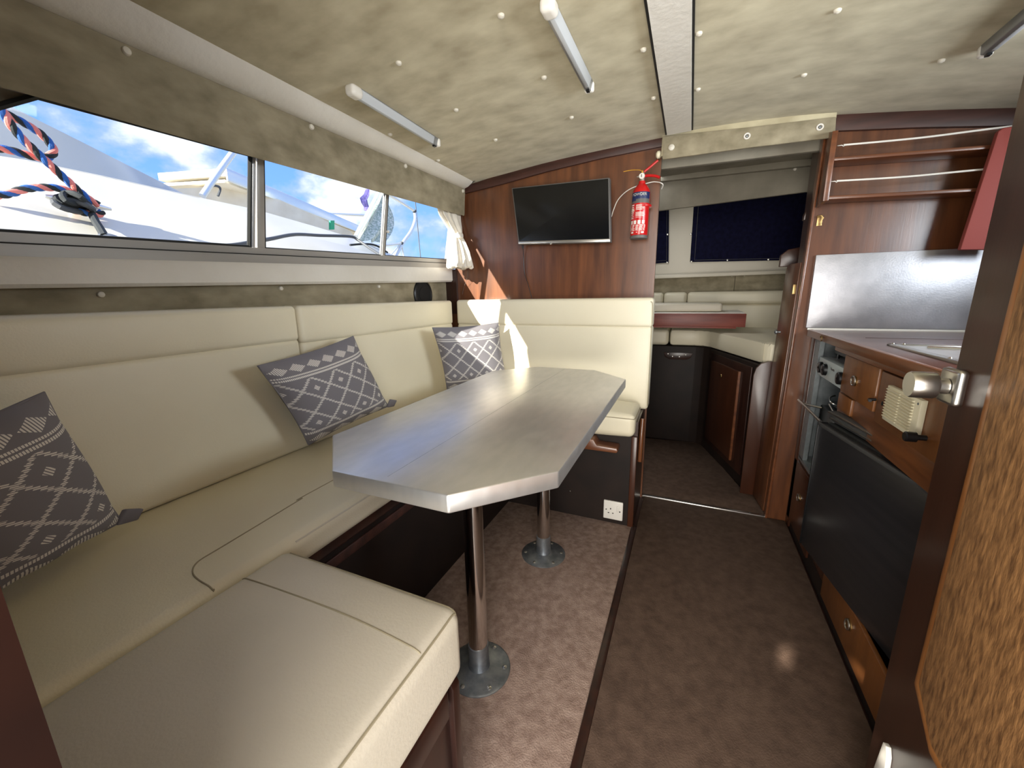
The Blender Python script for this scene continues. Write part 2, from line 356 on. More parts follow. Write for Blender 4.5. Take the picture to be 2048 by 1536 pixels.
# centre strip (white vinyl cover) and corner moulding
mb = MB()
mb.loft([[(x, y, ceil_z(x)-.001-(.010 if i in (1, 2, 3, 4) else 0)) for i, x in enumerate((-.142, -.139, -.11, -.075, -.046, -.043))] for y in (.03, 1.985)])
part('centre_cover', mb, 'white_vinyl', ceil, 'white grained vinyl strip down the middle of the ceiling')
mb = MB()
for x in (-.1435, -.0415): mb.box(x-.0025, x+.0025, .03, 1.985, ceil_z(x)-.009, ceil_z(x)+.002)
part('cover_edge', mb, 'gasket', ceil, 'thin dark edge of the centre strip')
ring = []
for y in (.03, 2.02):
    ring.append([(-1.16+.055*(1-math.cos(a))*1.55, y, 1.598+.052*math.sin(a)*.92-.004) for a in [i*math.pi/2/8 for i in range(9)]])
# bulging quarter-round moulding
rows = []
for y in (.03, 2.02):
    z0 = 1.588+.0135*y
    rows.append([(-1.165, y, z0), (-1.152, y, z0-.004), (-1.128, y, z0+.004), (-1.106, y, z0+.018), (-1.090, y, z0+.034), (-1.078, y, z0+.050), (-1.070, y, ceil_z(-1.07)+.004), (-1.165, y, 1.68)])
mb = MB(); mb.loft(rows, closed=True, caps=True)
tr = solo('trim_1', mb, 'white_vinyl', 'white padded roll moulding where port side meets ceiling', 'trim', kind=ST)
part('dark_line', MB().tube([(-1.160, .03, 1.586), (-1.160, 2.02, 1.612)], .0035, 6), 'gasket', tr, 'dark joint under the white moulding')  # thin dark line along the joint under the moulding

def button(loc, nrm, parent, r=.0085, label=None):
    k = len([c for c in parent.children if c.name.startswith('button')])
    return part('button', MB().lathe([(r, -.002), (r, .003), (r*.85, .006), (r*.4, .008), (0, .0085)], loc, nrm, 14), 'button', parent, label)
for px, py in [(450, 111), (1002, 30), (797, 125), (912, 219), (1088, 154), (1143, 234), (1287, 98), (1307, 195), (991, 279), (780, 268), (876, 320), (1398, 66), (1396, 178), (1675, 20), (1608, 149), (1883, 120)]:
    z = 1.68
    for _ in range(6): p = at(2, z, px, py); z = ceil_z(p.x)
    button((p.x, p.y, z+.001), (0, 0, -1), ceil)

# main bulkhead (y = 2.05), doorway x -.16 .. .43
def bulk(poly, y=2.05, th=.03): return MB().poly([(x, y, z) for x, z in poly], (0, th, 0))
ctop = [(p.x, p.z+.01) for p in cprof if p.x < -.155]
wl = solo('wall_bow_port', bulk([(-1.34, -.02), (-1.33, 1.14), (-1.25, 1.18), (-1.225, 1.50), (-1.20, 1.64), (-1.16, 1.65)] + ctop + [(-.161, 1.735), (-.161, -.02)]), 'maho', 'glossy mahogany bulkhead behind the television', 'wall', kind=ST)
ctop = [(p.x, p.z+.01) for p in cprof if p.x > .44]
wr = solo('wall_bow_starboard', bulk([(.405, -.02), (.428, 1.70)] + ctop + [(1.3, -.02)]), 'maho', 'mahogany bulkhead above and behind the galley worktop', 'wall', kind=ST)
solo('trim_2', MB().poly([(-1.165, 2.035, 1.592), (-1.165, 2.035, 1.625), (-.95, 2.035, 1.662), (-.685, 2.035, 1.688), (-.42, 2.035, 1.706), (-.158, 2.035, 1.720), (-.158, 2.035, 1.676), (-.42, 2.035, 1.665), (-.685, 2.035, 1.643), (-.95, 2.035, 1.612)], (0, .02, 0), .003), 'trimwood', 'dark arched wooden trim above the television bulkhead', 'trim', kind=ST)
solo('trim_3', MB().poly([(.44, 2.035, 1.640), (.44, 2.035, 1.70), (.7, 2.035, 1.672), (1.25, 2.035, 1.58), (1.25, 2.035, 1.525), (.94, 2.035, 1.576), (.7, 2.035, 1.61)], (0, .02, 0), .003), 'trimwood', 'dark wooden trim under the ceiling over the galley shelves', 'trim', kind=ST)
# bulkhead doorway edge lippings
solo('trim_4', MB().poly([(.400, 2.04, -.01), (.426, 2.04, 1.63), (.434, 2.04, 1.63), (.410, 2.04, -.01)], (0, .045, 0), .002), 'maho_h', 'light teak lipping on the starboard side of the doorway', 'trim', kind=ST)

# port side: lower lining, ledge, upper lining, all leaning inboard
zs = lambda y: 1.178+.0385*y          # glass bottom
zt = lambda y: 1.441+.034*y           # glass top
WX = lambda z: -1.285+(z-1.2)*.19      # window plane
mb = MB(); mb.box(-1.36, -1.305, .03, 2.05, -.02, 1.16)
wp = solo('wall_port', mb, 'suede_wall', 'port cabin side lined in taupe suede behind the settee', 'wall', kind=ST)
for px, py in ((201, 589), (561, 577), (757, 573)):
    button(at(0, -1.304, px, py), (1, 0, 0), wp, .0075)
mb = MB()
ys = [.03+i*(2.05-.03)/10 for i in range(11)]
rows = []
for y in ys:
    zb = 1.070+.030*y; z1 = zs(y)-.048
    rows.append([(-1.34, y, zb), (-1.266, y, zb), (-1.257, y, zb+.008), (-1.257, y, z1-.012), (-1.264, y, z1), (-1.34, y, z1)])
rows = [[(a, min(b, 2.03), c) for a, b, c in r] for r in rows]
mb.loft(rows, closed=True, caps=True)
part('window_ledge', mb, 'white_vinyl', wp, 'white vinyl padded ledge below the windows')
# upper lining (valance)
mb = MB(); rows = []
for y in [.03+i*.1 for i in range(21)]:
    y = min(y, 2.035); zb = 1.424+.0285*y
    rows.append([(-1.172, y, zb), (-1.166, y, zb-.003), (-1.162, y, zb+.004), (-1.152, y, 1.60+.0125*y), (-1.156, y, 1.61+.0125*y), (-1.175, y, 1.60+.0125*y)])
mb.loft(rows, closed=True, caps=True)
val = part('upper_lining', mb, 'suede_wall', wp, 'taupe suede panel with buttons above the windows')
for px, py in ((253, 102), (623, 254), (811, 332), (926, 382)):
    p = at(0, -1.152, px, py); button((-1.154, p.y, p.z), (1, 0, .05), val)
# roof carry-over outside the window top, aft quarter panel
mb = MB(); rows = []
for y in (-.1, .5, 1., 1.5, 2.055):
    rows.append([(WX(zt(y)), y, zt(y)), (-1.16, y, 1.60), (-1.16, y, 1.70), (-1.27, y, 1.70), (WX(zt(y))-.010, y, zt(y))])
mb.loft(rows, closed=True, caps=True)
part('cabin_side_upper', mb, 'white_vinyl', wp)
mb = MB(); T = [(.02, 1.18), (.10, 1.215), (.399, 1.418), (.451, 1.456), (.451, 1.50), (.02, 1.50)]
mb.poly([(WX(z)-.004, y, z) for y, z in T], (-.02, 0, 0))
part('quarter_panel', mb, 'foresuede', wp, 'greyish corner panel aft of the windows')
# opaque boat side below window outside
# windows
def window(i, poly, label, frame_w=.006, mull=None):
    cx = sum(p[0] for p in poly)/len(poly)
    wd = thing('window_%d' % i, label, 'window', (-1.285, cx, 1.2), kind=ST)
    mb = MB(); mb.poly([(WX(z)+.001, y, z) for y, z in poly], (-.005, 0, 0)); part('pane', mb, 'glass', wd, smooth=False)
    n = len(poly); c = Vector((0, sum(p[0] for p in poly)/n, sum(p[1] for p in poly)/n))
    mb = MB()
    for k in range(n):
        a, b = poly[k], poly[(k+1) % n]
        mb.tube([(WX(a[1])+.002, a[0], a[1]), (WX(b[1])+.002, b[0], b[1])], frame_w, 6)
    part('gasket', mb, 'gasket', wd)
    return wd
P1 = [(.10, zs(.10)), (.876, zs(.876)), (.888, zt(.888)), (.451, zt(.451)), (.10, 1.215)]
P2 = [(.928, zs(.928)), (1.468, zs(1.468)), (1.470, zt(1.47)), (.93, zt(.93))]
P3 = [(1.496, zs(1.496)), (2.03, zs(2.03)), (2.03, zt(2.03)), (1.496, zt(1.496))]
w1 = window(1, P1, 'largest aft port window showing a rope and white deck', .0066)
w2 = window(2, P2, 'middle port window showing hardtop edge and clouds', .003)
w3 = window(3, P3, 'small forward port window beside the tied curtain', .002)
mb = MB(); mb.poly([(WX(z)+.006, y, z) for y, z in ((.900, zs(.9)-.004), (.926, zs(.926)-.004), (.929, zt(.93)+.01), (.908, zt(.9)+.01))], (-.022, 0, 0), .002)
part('mullion', mb, 'alu', w1)
mb = MB(); mb.tube([(WX(zs(.885))+.006, .884, zs(.885)), (WX(zt(.885))+.006, .895, zt(.893))], .0065, 8)
part('sliding_stile', mb, 'lamp_alu', w1)
mb = MB(); mb.poly([(WX(z)+.005, y, z) for y, z in ((1.478, zs(1.48)-.004), (1.492, zs(1.49)-.004), (1.492, zt(1.49)+.01), (1.478, zt(1.48)+.01))], (-.02, 0, 0), .002)
part('mullion', mb, 'alu', w3)
mb = MB(); mb.tube([(WX(zs(1.468))+.004, 1.466, zs(1.468)), (WX(zt(1.468))+.004, 1.468, zt(1.468))], .004, 8); part('sliding_stile', mb, 'lamp_alu', w3)
mb = MB(); mb.lathe([(.006, 0), (.006, .008), (0, .010)], (WX(1.33)+.006, 1.497, 1.335), (1, 0, 0), 12); part('catch', mb, 'white', w3)
mb = MB()
for (dx, a, b) in ((0, -.048, -.022), (-.008, -.022, -.001)):
    rows = [[(-1.266+dx, y, zs(y)+a), (-1.266+dx, y, zs(y)+b), (-1.31, y, zs(y)+b), (-1.31, y, zs(y)+a)] for y in (.03, 1., 2.03)]
    mb.loft(rows, closed=True, caps=True)
part('sill_rail', mb, 'alu', w1, 'aluminium sill rail running under the windows')
part('sill_joint', MB().tube([(-1.264, .03, zs(.03)-.022), (-1.264, 2.03, zs(2.03)-.022)], .0015, 6), 'gasket', w1)
mb = MB(); mb.poly([(WX(z)-.001, y, z) for y, z in ((2.032, 1.17), (2.052, 1.17), (2.052, 1.56), (2.032, 1.56))], (-.03, 0, 0))
part('corner_post', mb, 'white_vinyl', wp)
# dark gap in the corner + loudspeaker
solo('trim_5', MB().box(-1.335, -1.235, 2.032, 2.049, .95, 1.20), 'dark', 'dark wooden corner strip between port lining and bulkhead', 'trim', kind=ST)
sp = thing('loudspeaker', 'round black flush loudspeaker in the port lining above the settee', 'speaker', (-1.304, 1.80, 1.0))
part('rim', MB().lathe([(.078, -.001), (.078, .005), (.074, .009), (.066, .010), (.064, .006)], (-1.304, 1.80, 1.062), (1, 0, 0), 32), 'black', sp)
part('grille', MB().lathe([(.065, -.001), (.065, .006), (.04, .0065), (.038, .0095), (.02, .011), (0, .0115)], (-1.304, 1.80, 1.062), (1, 0, 0), 32), 'void', sp)

# aft bulkhead and starboard side (outside the view but part of the room)
solo('wall_aft', MB().box(-1.32, -.279, .02, .05, -.02, 1.75).box(.385, 1.35, .02, .05, -.02, 1.75), 'aftpanel', 'dark wooden aft bulkhead, its edge at the far left', 'wall', kind=ST)
mb = MB().box(1.28, 1.32, .02, 2.08, -.02, 1.2).box(1.28, 1.32, .02, .2, 1.2, 1.5).box(1.28, 1.32, 1.40, 2.08, 1.2, 1.5).box(1.26, 1.32, .02, 2.08, 1.5, 1.72)
solo('wall_starboard', mb, 'suede_wall', 'starboard cabin side behind the galley', 'wall', kind=ST)
wd = thing('window_4', 'starboard galley window hidden behind the open door', 'window', (1.29, 1.05, 1.2), kind=ST)
part('pane', MB().box(1.296, 1.300, .2, 1.40, 1.2, 1.5), 'glass', wd, smooth=False)
# unseen screen added behind the camera blocks the low sun; gaps shape sun spots
mb = MB(); mb.box(-1.36, 1.5, -2.4, .02, 2.02, 2.05).box(-1.36, -1.34, -2.4, -.35, .3, 2.02)
mb.box(-1.36, 1.5, -2.4, -2.38, -.2, 1.65).box(-1.36, 1.5, -2.4, -2.38, 1.725, 2.02).box(-1.36, -.872, -2.4, -2.38, 1.65, 1.725).box(-.872, -.835, -2.4, -2.38, 1.69, 1.725).box(-.835, -.705, -2.4, -2.38, 1.65, 1.725).box(-.705, -.668, -2.4, -2.38, 1.65, 1.69).box(-.668, 1.5, -2.4, -2.38, 1.65, 1.725)
mb.box(-1.32, 1.35, .02, .05, 1.75, 2.02)
solo('sun_blocker', mb, 'canvas', 'unseen pale screen added behind the cabin to block the low sun', 'blocker', kind=ST, smooth=False)
solo('cockpit_floor', MB().box(-1.6, 1.5, -2.4, -.05, -.06, -.012), 'gelcoat', 'white cockpit sole behind the cabin', 'floor', kind=ST)

# ------------------------------------------------------------------ carpets
solo('dinette_carpet', MB().box(-.80, -.173, .06, 1.728, -.012, 0, .002), 'carpet', 'light mottled pinkish-beige carpet beneath the steel table', 'carpet')
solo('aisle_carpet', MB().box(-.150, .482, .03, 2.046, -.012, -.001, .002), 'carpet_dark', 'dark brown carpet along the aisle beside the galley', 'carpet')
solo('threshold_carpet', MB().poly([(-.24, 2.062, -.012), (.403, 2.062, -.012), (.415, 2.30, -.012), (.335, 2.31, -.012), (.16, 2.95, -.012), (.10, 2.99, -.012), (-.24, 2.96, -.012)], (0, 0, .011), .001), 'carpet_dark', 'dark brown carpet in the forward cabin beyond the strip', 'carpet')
solo('floor_divider', MB().box(-.173, -.150, .05, 1.73, -.012, .003, .002), 'dark', 'dark wooden strip dividing light carpet from aisle carpet', 'strip')
o = solo('threshold_strip', MB().box(-.160, .403, 2.044, 2.064, -.010, .004, .003), 'satin', 'metal threshold strip across the doorway floor', 'strip')
for x in (-.11, .12, .34): part('screw', MB().lathe([(.004, 0), (.003, .0012), (0, .0014)], (x, 2.054, .004), (0, 0, 1), 10), 'castiron', o)

# ------------------------------------------------------------------ dinette bases
b = thing('settee_locker', 'dark stained wooden base below the long port settee', 'seat base', (-1.0, 1.0, 0))
part('front_panel', MB().box(-.820, -.793, .50, 1.745, -.01, .44), 'darker', b)
part('seat_board', MB().box(-1.300, -.80, .06, 2.04, .425, .452), 'dark', b)
part('lip', MB().box(-.800, -.772, .53, 1.74, .430, .466, .006, 3), 'dark', b)
part('batten', MB().box(-.794, -.788, .56, 1.70, .372, .402, .003), 'trimwood', b, 'lighter wooden batten under the lip')
b = thing('forward_seat_locker', 'dark wooden base under the forward dinette seat, with power socket', 'seat base', (-.48, 1.88, 0))
part('front_panel', MB().box(-.815, -.185, 1.727, 1.750, -.01, .435), 'darker', b)
part('side_panel', MB().box(-.190, -.168, 1.740, 2.045, -.01, .50), 'dark', b)
part('corner_post', MB().box(-.192, -.166, 1.722, 1.748, -.01, .436, .004), 'maho_door', b)
part('seat_board', MB().box(-.80, -.175, 1.735, 2.045, .42, .437), 'dark', b)
for px, py in ((1101, 973), (1140, 983)):
    p = at(1, 1.727, px, py); part('screw', MB().lathe([(.0035, 0), (.002, .002), (0, .0022)], p, (0, -1, 0), 10), 'chrome', b)
solo('table_support_cleat', MB().poly([(-.41, 1.655, .376), (-.245, 1.655, .376), (-.238, 1.655, .384), (-.243, 1.655, .397), (-.33, 1.655, .401), (-.345, 1.655, .425), (-.41, 1.655, .425)], (0, .071, 0), .003), 'maho_h', 'reddish wooden bracket under the forward seat cushion', 'bracket')
solo('end_handrail', MB().tube([(-.156, 1.80, .50), (-.156, 1.78, .42), (-.158, 1.79, .30)], .010, 10), 'maho', 'small brown grab piece on the aisle end of the forward seat', 'grab rail')
b = thing('near_seat_locker', 'dark wooden base under the nearest seat cushion', 'seat base', (-.56, .28, 0))
part('side_panel', MB().box(-.360, -.340, .06, .482, -.01, .392), 'dark', b)
part('front_panel', MB().box(-.79, -.350, .464, .486, -.01, .392), 'dark', b)
part('seat_board', MB().box(-.765, -.350, .06, .482, .376, .393), 'dark', b)
part('lip', MB().box(-.343, -.322, .06, .447, .350, .408, .005, 3), 'dark', b)
part('corner_post', MB().poly([(-.362, .468, -.01), (-.328, .468, -.01), (-.328, .468, .380), (-.336, .468, .395), (-.362, .468, .395)], (0, .022, 0), .004), 'dark', b)

s = thing('power_socket', 'white single mains socket with switch on the dark seat base', 'socket', (-.257, 1.727, .02))
part('plate', MB().box(-.301, -.213, 1.716, 1.727, .022, .114, .004, 3), 'white', s)
part('rocker', MB().box(-.240, -.229, 1.712, 1.718, .066, .096, .002), 'white', s)
for x, z, wx, wz in ((-.268, .076, .0022, .0035), (-.277, .055, .0032, .0018), (-.257, .055, .0032, .0018), (-.288, .070, .0025, .0025), (-.226, .068, .0025, .0025)):
    part('socket_hole', MB().box(x-wx, x+wx, 1.7145, 1.7165, z-wz, z+wz), 'void', s)

# ------------------------------------------------------------------ upholstery
from mathutils.bvhtree import BVHTree
def seam(pts, par, r=.0016, m='seam', k=12):
    """a stitched line laid on the surface of the cushion"""
    base = Vector(par['_b']); vs, fs = [], []
    for ch in par.children:
        if ch.type == 'MESH' and not ch.name.startswith('seam'):
            o0 = len(vs); vs += [v.co+base for v in ch.data.vertices]; fs += [[i+o0 for i in p.vertices] for p in ch.data.polygons]
    bv = BVHTree.FromPolygons(vs, fs); out = []
    for p in spline(pts, k):
        q, n, i, d = bv.find_nearest(p)
        if not out or (q-out[-1]).length > .002: out.append(q+n*r*.15)
    return part('seam', MB().tube(out, r, 6), m, par)
c = thing('settee_seat_cushion', 'long cream vinyl seat cushion along the port side', 'cushion', (-1.0, 1.2, .45))
part('pad', MB().soft(-1.290, -.765, .06, 1.985, .453, .530, .026, 2, .010, 18), 'vinyl', c)
zz = .541
pp = [at(2, zz, px, py) for px, py in ((440, 1172), (425, 1166), (410, 1160), (395, 1152), (385, 1142), (385, 1131), (392, 1121), (404, 1112), (430, 1097), (500, 1056), (600, 997), (664, 960))]
seam([Vector((-.769, .362, .532))]+pp+[Vector((pp[-1].x, 1.9, zz))], c, .0016)
seam([(-.766, .53, .522), (-.765, 1.2, .523), (-.766, 1.95, .522)], c, .0022, 'vinyl2')
c = thing('near_seat_cushion', 'nearest pale vinyl seat cushion filling the lower left', 'cushion', (-.56, .28, .394))
part('pad', MB().soft(-.760, -.322, .055, .502, .394, .528, .024, 2, .013, 18, .0010), 'vinyl2', c)
seam([(-.752, .400, .530), (-.68, .400, .54), (-.56, .400, .544), (-.44, .400, .54), (-.332, .397, .528)], c, .0015)
seam([(-.330, .07, .522), (-.3295, .28, .524), (-.332, .47, .521), (-.345, .494, .521), (-.55, .4945, .524), (-.74, .493, .521)], c, .0020)
c = thing('forward_seat_cushion', 'small cream vinyl seat cushion at the forward end of the table', 'cushion', (-.48, 1.83, .44))
part('pad', MB().soft(-.765, -.178, 1.695, 1.935, .438, .540, .026, 2, .020, 12), 'vinyl', c)
seam([(-.75, 1.702, .522), (-.48, 1.699, .524), (-.20, 1.702, .522), (-.184, 1.72, .522), (-.183, 1.90, .522)], c, .002)

def back(name, label, dims, axis, th, zmid, ztop, zbot, r, rtop, mt='vinyl'):
    """upholstered back: bulging top roll above a flatter lower panel"""
    x0, x1, y0, y1 = dims
    c = thing(name, label, 'backrest', ((x0+x1)/2, (y0+y1)/2, zbot))
    part('lower_panel', MB().soft(x0, x1, y0, y1, zbot, zmid+.002, .016, axis, .008, 12), mt, c)
    if axis == 0: a = (x0, x1+.003, y0, y1)
    else: a = (x0, x1, y0-.003, y1)
    part('top_roll', MB().soft(*a, zmid-.006, ztop, .016, axis, .006, 10), mt, c)
    return c
back('settee_back_cushion', 'left long cream backrest against the port side', (-1.298, -1.205, .06, .953), 0, .09, .917, 1.028, .535, .03, .028)
back('settee_back_cushion', 'shorter cream port backrest between the vertical joint and the corner', (-1.298, -1.205, .957, 1.93), 0, .09, .905, 1.028, .535, .03, .028)
c = back('forward_back_cushion', 'cream backrest across the forward end under the television', (-1.19, -.150, 1.945, 2.04), 1, .09, .900, 1.030, .500, .026, .026)
seam([(-.152, 1.952, .52), (-.151, 1.950, .75), (-.152, 1.945, .98), (-.165, 1.943, 1.012)], c, .002)

def pillow(TL, TR, BR, BL, label, th=.055, u0=0, flip=False):
    TL, TR, BR, BL = map(Vector, (TL, TR, BR, BL)); n = 26
    nr = (TR-BL).cross(TL-BR).normalized()
    if nr.dot(CAM-TL) < 0: nr = -nr
    cen = (TL+TR+BR+BL)/4
    bm = bmesh.new(); uvl = bm.loops.layers.uv.new('UVMap')
    def pt(i, j, sg):
        a, b = i/n*2-1, j/n*2-1
        e = (1-abs(a)**2.6)*(1-abs(b)**2.6)
        pa = a*(1-.045*(1-b*b)); pb = b*(1-.045*(1-a*a))
        u, v = (pa+1)/2, (pb+1)/2
        p = BL.lerp(BR, u).lerp(TL.lerp(TR, u), v)
        wr = .0025*math.sin(a*9+b*4)*(1-e)
        return p + nr*(sg*(th*max(e, 0)**.55+.002)+wr)
    for sg in (1, -1):
        g = [[bm.verts.new(pt(i, j, sg)) for j in range(n+1)] for i in range(n+1)]
        for i in range(n):
            for j in range(n):
                f = bm.faces.new((g[i][j], g[i+1][j], g[i+1][j+1], g[i][j+1]))
                for lp, (ii, jj) in zip(f.loops, ((i, j), (i+1, j), (i+1, j+1), (i, j+1))): lp[uvl].uv = (u0+(1-u0)*ii/n, jj/n)
    bmesh.ops.remove_doubles(bm, verts=bm.verts, dist=.0001); bmesh.ops.recalc_face_normals(bm, faces=bm.faces)
    base = Vector((cen.x, cen.y, min(BL.z, BR.z)))
    t = thing('throw_cushion', label, 'cushion', base, 'grey patterned throw cushions on the settee')
    m2 = MB(); m2.bm.free(); m2.bm = bm; part('cover', m2, 'pillow', t)
    cs = [BL, BR, TR, TL]; pp = []
    for k in range(4):
        a, b = cs[k], cs[(k+1) % 4]
        for q in range(8):
            f = q/8; p = a.lerp(b, f); pp.append(p+(cen-p)*.045*(1-(2*f-1)**2)*1.3)
    pp.append(pp[0]); part('edge_piping', MB().tube(pp, .0028, 6), 'pillow', t)
    part('tail', MB().poly([BR+Vector((0, -.015, .0)), BR+Vector((.004, .018, -.004)), BR+Vector((.012, .03, .020)), BR+Vector((.004, .004, .03))], nr*.012, .003), 'pillow', t)
    return t
pillow((-1.10, .724, .868), (-1.11, 1.095, .914), (-1.10, 1.235, .615), (-1.115, .862, .582), 'grey diamond-pattern cushion leaning mid-settee behind the table')
pillow((-1.105, 1.585, .907), (-.895, 1.865, .914), (-.86, 1.885, .60), (-1.10, 1.675, .585), 'grey diamond-pattern cushion in the corner, touched by sunlight')
pillow((-.96, .075, .855), (-1.055, .300, .893), (-1.105, .375, .580), (-1.01, .125, .575), 'grey diamond-pattern cushion at the left edge, nearest of the three', u0=.35)

# ------------------------------------------------------------------ table
t = thing('dining_table', 'brushed steel eight-sided table on two chrome pedestals', 'table', (-.49, 1.108, 0))
TP = [(-.607, .511), (-.346, .511), (-.202, .668), (-.205, 1.556), (-.357, 1.705), (-.625, 1.705), (-.775, 1.545), (-.770, .662)]
part('tabletop', MB().poly([(x, y, .692) for x, y in TP], (0, 0, .035), .0035), 'steel', t)
part('top_seam', MB().box(-.4886, -.4880, .53, 1.69, .7262, .7272), 'castiron', t, 'faint lengthwise line on the tabletop')
for y in (.823, 1.386):
    x = -.482
    part('pedestal', MB().cyl((x, y, .055), (x, y, .692), .0265, 28), 'chrome', t)
    part('socket_collar', MB().lathe([(.034, .002), (.030, .02), (.0285, .085), (.0268, .086)], (x, y, 0), (0, 0, 1), 28), 'castiron', t)
    fl = part('floor_flange', MB().lathe([(.090, .0), (.090, .003), (.085, .006), (.050, .008), (.036, .012), (.03, .014)], (x, y, 0), (0, 0, 1), 40), 'castiron', t)
    for k in range(6):
        a = k*math.pi/3+.35; part('screw', MB().lathe([(.0065, .004), (.0065, .0075), (.004, .0085), (0, .0088)], (x+.074*math.cos(a), y+.074*math.sin(a), 0), (0, 0, 1), 12), 'satin', fl)
    part('top_flange', MB().lathe([(.075, .684), (.078, .692)], (x, y, 0), (0, 0, 1), 32), 'castiron', t)

# ------------------------------------------------------------------ bulkhead fittings
tv = thing('television', 'black flat-screen television with silver lower edge on the bulkhead', 'television', (-.62, 2.03, 1.29))
def P(px, py, y): return at(1, y, px, py)
A, B_, C_, D_ = P(1023, 376, 2.0), P(1219, 355, 1.97), P(1221, 484, 1.97), P(1037, 489, 1.985)
nrm = (B_-A).cross(D_-A).normalized()
if nrm.y > 0: nrm = -nrm
part('casing', MB().poly([A, B_, C_, D_], -nrm*.03, .003), 'greyp', tv, 'slim grey casing')
def ins(a, b, c, d, i, j0, j1):
    f = lambda u, v: a.lerp(b, u).lerp(d.lerp(c, u), v)
    return [f(i, j0), f(1-i, j0), f(1-i, j1), f(i, j1)]
q = ins(A, B_, C_, D_, .012, .018, .945); part('screen', MB().poly([p+nrm*.0008 for p in q], nrm*.0006), 'screen', tv, smooth=False)
q = ins(A, B_, C_, D_, .004, .95, .995); part('lower_bezel', MB().poly([p+nrm*.0006 for p in q], nrm*.003, .001), 'satin', tv)
mid = D_.lerp(C_, .38); part('sensor', MB().lathe([(.006, 0), (.005, .004), (0, .005)], mid+nrm*.002, nrm, 12), 'satin', tv)
part('wall_bracket', MB().box(-.70, -.54, 2.01, 2.049, 1.36, 1.48), 'black', tv)
c = thing('power_cable', 'thin black cable hanging from the television to the backrest', 'cable', (-.8, 2.04, 1.03))
part('plug', MB().cyl(P(1045, 489, 2.02), P(1046, 497, 2.025), .005, 10), 'black', c)
part('flex', MB().tube(spline([P(1046, 494, 2.025), P(1047, 515, 2.04), P(1049, 545, 2.043), P(1056, 568, 2.043), P(1064, 597, 2.043)]), .0019, 6), 'black', c)
solo('aerial_cable', MB().tube(spline([P(1220, 430, 2.0), P(1223, 433, 2.03), P(1227, 420, 2.043), P(1238, 397, 2.043), P(1262, 377, 2.043), P(1300, 365, 2.043), P(1313, 364, 2.04), P(1322, 366, 2.036), P(1326, 370, 2.043), P(1323, 378, 2.07)]), .0022, 6), 'white', 'white cable looping from the television behind the extinguisher', 'cable')

f = thing('fire_extinguisher', 'small red powder fire extinguisher hung beside the television', 'fire extinguisher', (-.225, 1.99, 1.285))
b0, b1 = P(1277, 478, 1.985), P(1284, 366, 1.985)
ax = (b1-b0).normalized(); Lx = (b1-b0).length; R = .0375
part('cylinder', MB().lathe([(R-.003, .012), (R, .018), (R, Lx*.80), (R*.93, Lx*.87), (R*.6, Lx*.95), (R*.38, Lx*.985), (R*.36, Lx*1.03)], b0, ax, 32), 'red', f)
part('base_ring', MB().lathe([(R-.001, 0), (R+.001, .002), (R+.001, .012), (R-.002, .014)], b0, ax, 32), 'greyp', f, 'dark grey base ring')
fr = Vector((-.12, -1, 0)).normalized(); sd = ax.cross(fr).normalized()*-1
if sd.x < 0: sd = -sd
def band(z0, z1, a0, a1, rr, n=16):
    g = []
    for k in range(n+1):
        a = a0+(a1-a0)*k/n; dvec = fr*math.cos(a)+sd*math.sin(a)
        g.append([b0+ax*(z*Lx)+dvec*rr for z in (z0, z1)])
    return g
def bandpart(nm, z0, z1, a0, a1, m, rr=R+.0005):
    mb = MB(); g = band(z0, z1, a0, a1, rr); g2 = band(z0, z1, a0, a1, rr-.0012)
    mb.loft([[r[0] for r in g], [r[1] for r in g]]); return part(nm, mb, m, f)
bandpart('navy_band', .70, .82, -1.45, 1.45, 'navyp'); bandpart('grey_band', .625, .70, -1.45, 1.45, 'greyp')
bandpart('blue_badge', .665, .70, -1.35, -.35, 'navyp', R+.0008)
fz = fr.copy(); Mx = Matrix((sd, ax, fr)).transposed().to_4x4()
mb = MB(); mb.text('POWDER', .0155, Matrix.Translation(b0+ax*(.775*Lx)+fr*(R+.001)) @ Mx)
for v in mb.bm.verts:       # wrap the word round the cylinder
    rel = v.co-b0; h = rel.dot(ax); x_ = rel.dot(sd); a = x_/R; v.co = b0+ax*h+(fr*math.cos(a)+sd*math.sin(a))*(R+.0012)
part('lettering', mb, 'white', f, 'white word POWDER', smooth=False)
mb = MB(); rnd = random.Random(2)
def mark(z, h, a0, a1):
    g = band(z, z+h, a0, a1, R+.0009, 4); mb.loft([[r[0] for r in g], [r[1] for r in g]])
for k in range(5): mark(.585-.02*k, .009, -.28, .75-rnd.random()*.35)
for k in range(4): mark(.455-.02*k, .010, -.28, .85-rnd.random()*.2)
mark(.37, .006, -.25, .45)
z = .585
while z > .33:
    mark(z, .012+rnd.random()*.014, -1.05, -.62+rnd.random()*.15); z -= .033
for k in range(4): mark(.255, .065, -.95+k*.48, -.62+k*.48)
for k in range(7): mark(.235-.016*k, .008, -1.1+rnd.random()*.1, .98-rnd.random()*.15)
mark(.09, .03, -.8, -.45); mark(.09, .03, .45, .8); mark(.10, .012, -.1, .05)
part('instruction_print', mb, 'white', f, 'white lines of printed instructions and pictograms', smooth=False)
v0 = b1+ax*.008
part('valve', MB().lathe([(.013, -.004), (.013, .012), (.010, .020), (.009, .036), (.006, .040)], v0, ax, 20), 'satin', f)
g = part('pressure_gauge', MB().lathe([(.0125, 0), (.0125, .006), (.011, .008)], v0+ax*.018+fr*.008, fr, 20), 'white', f)
part('gauge_needle', MB().box(-.0012, .0012, -.0005, .0005, -.006, .006), 'black', g, local=True).location = v0+ax*.018+fr*.0165-Vector(f['_b'])
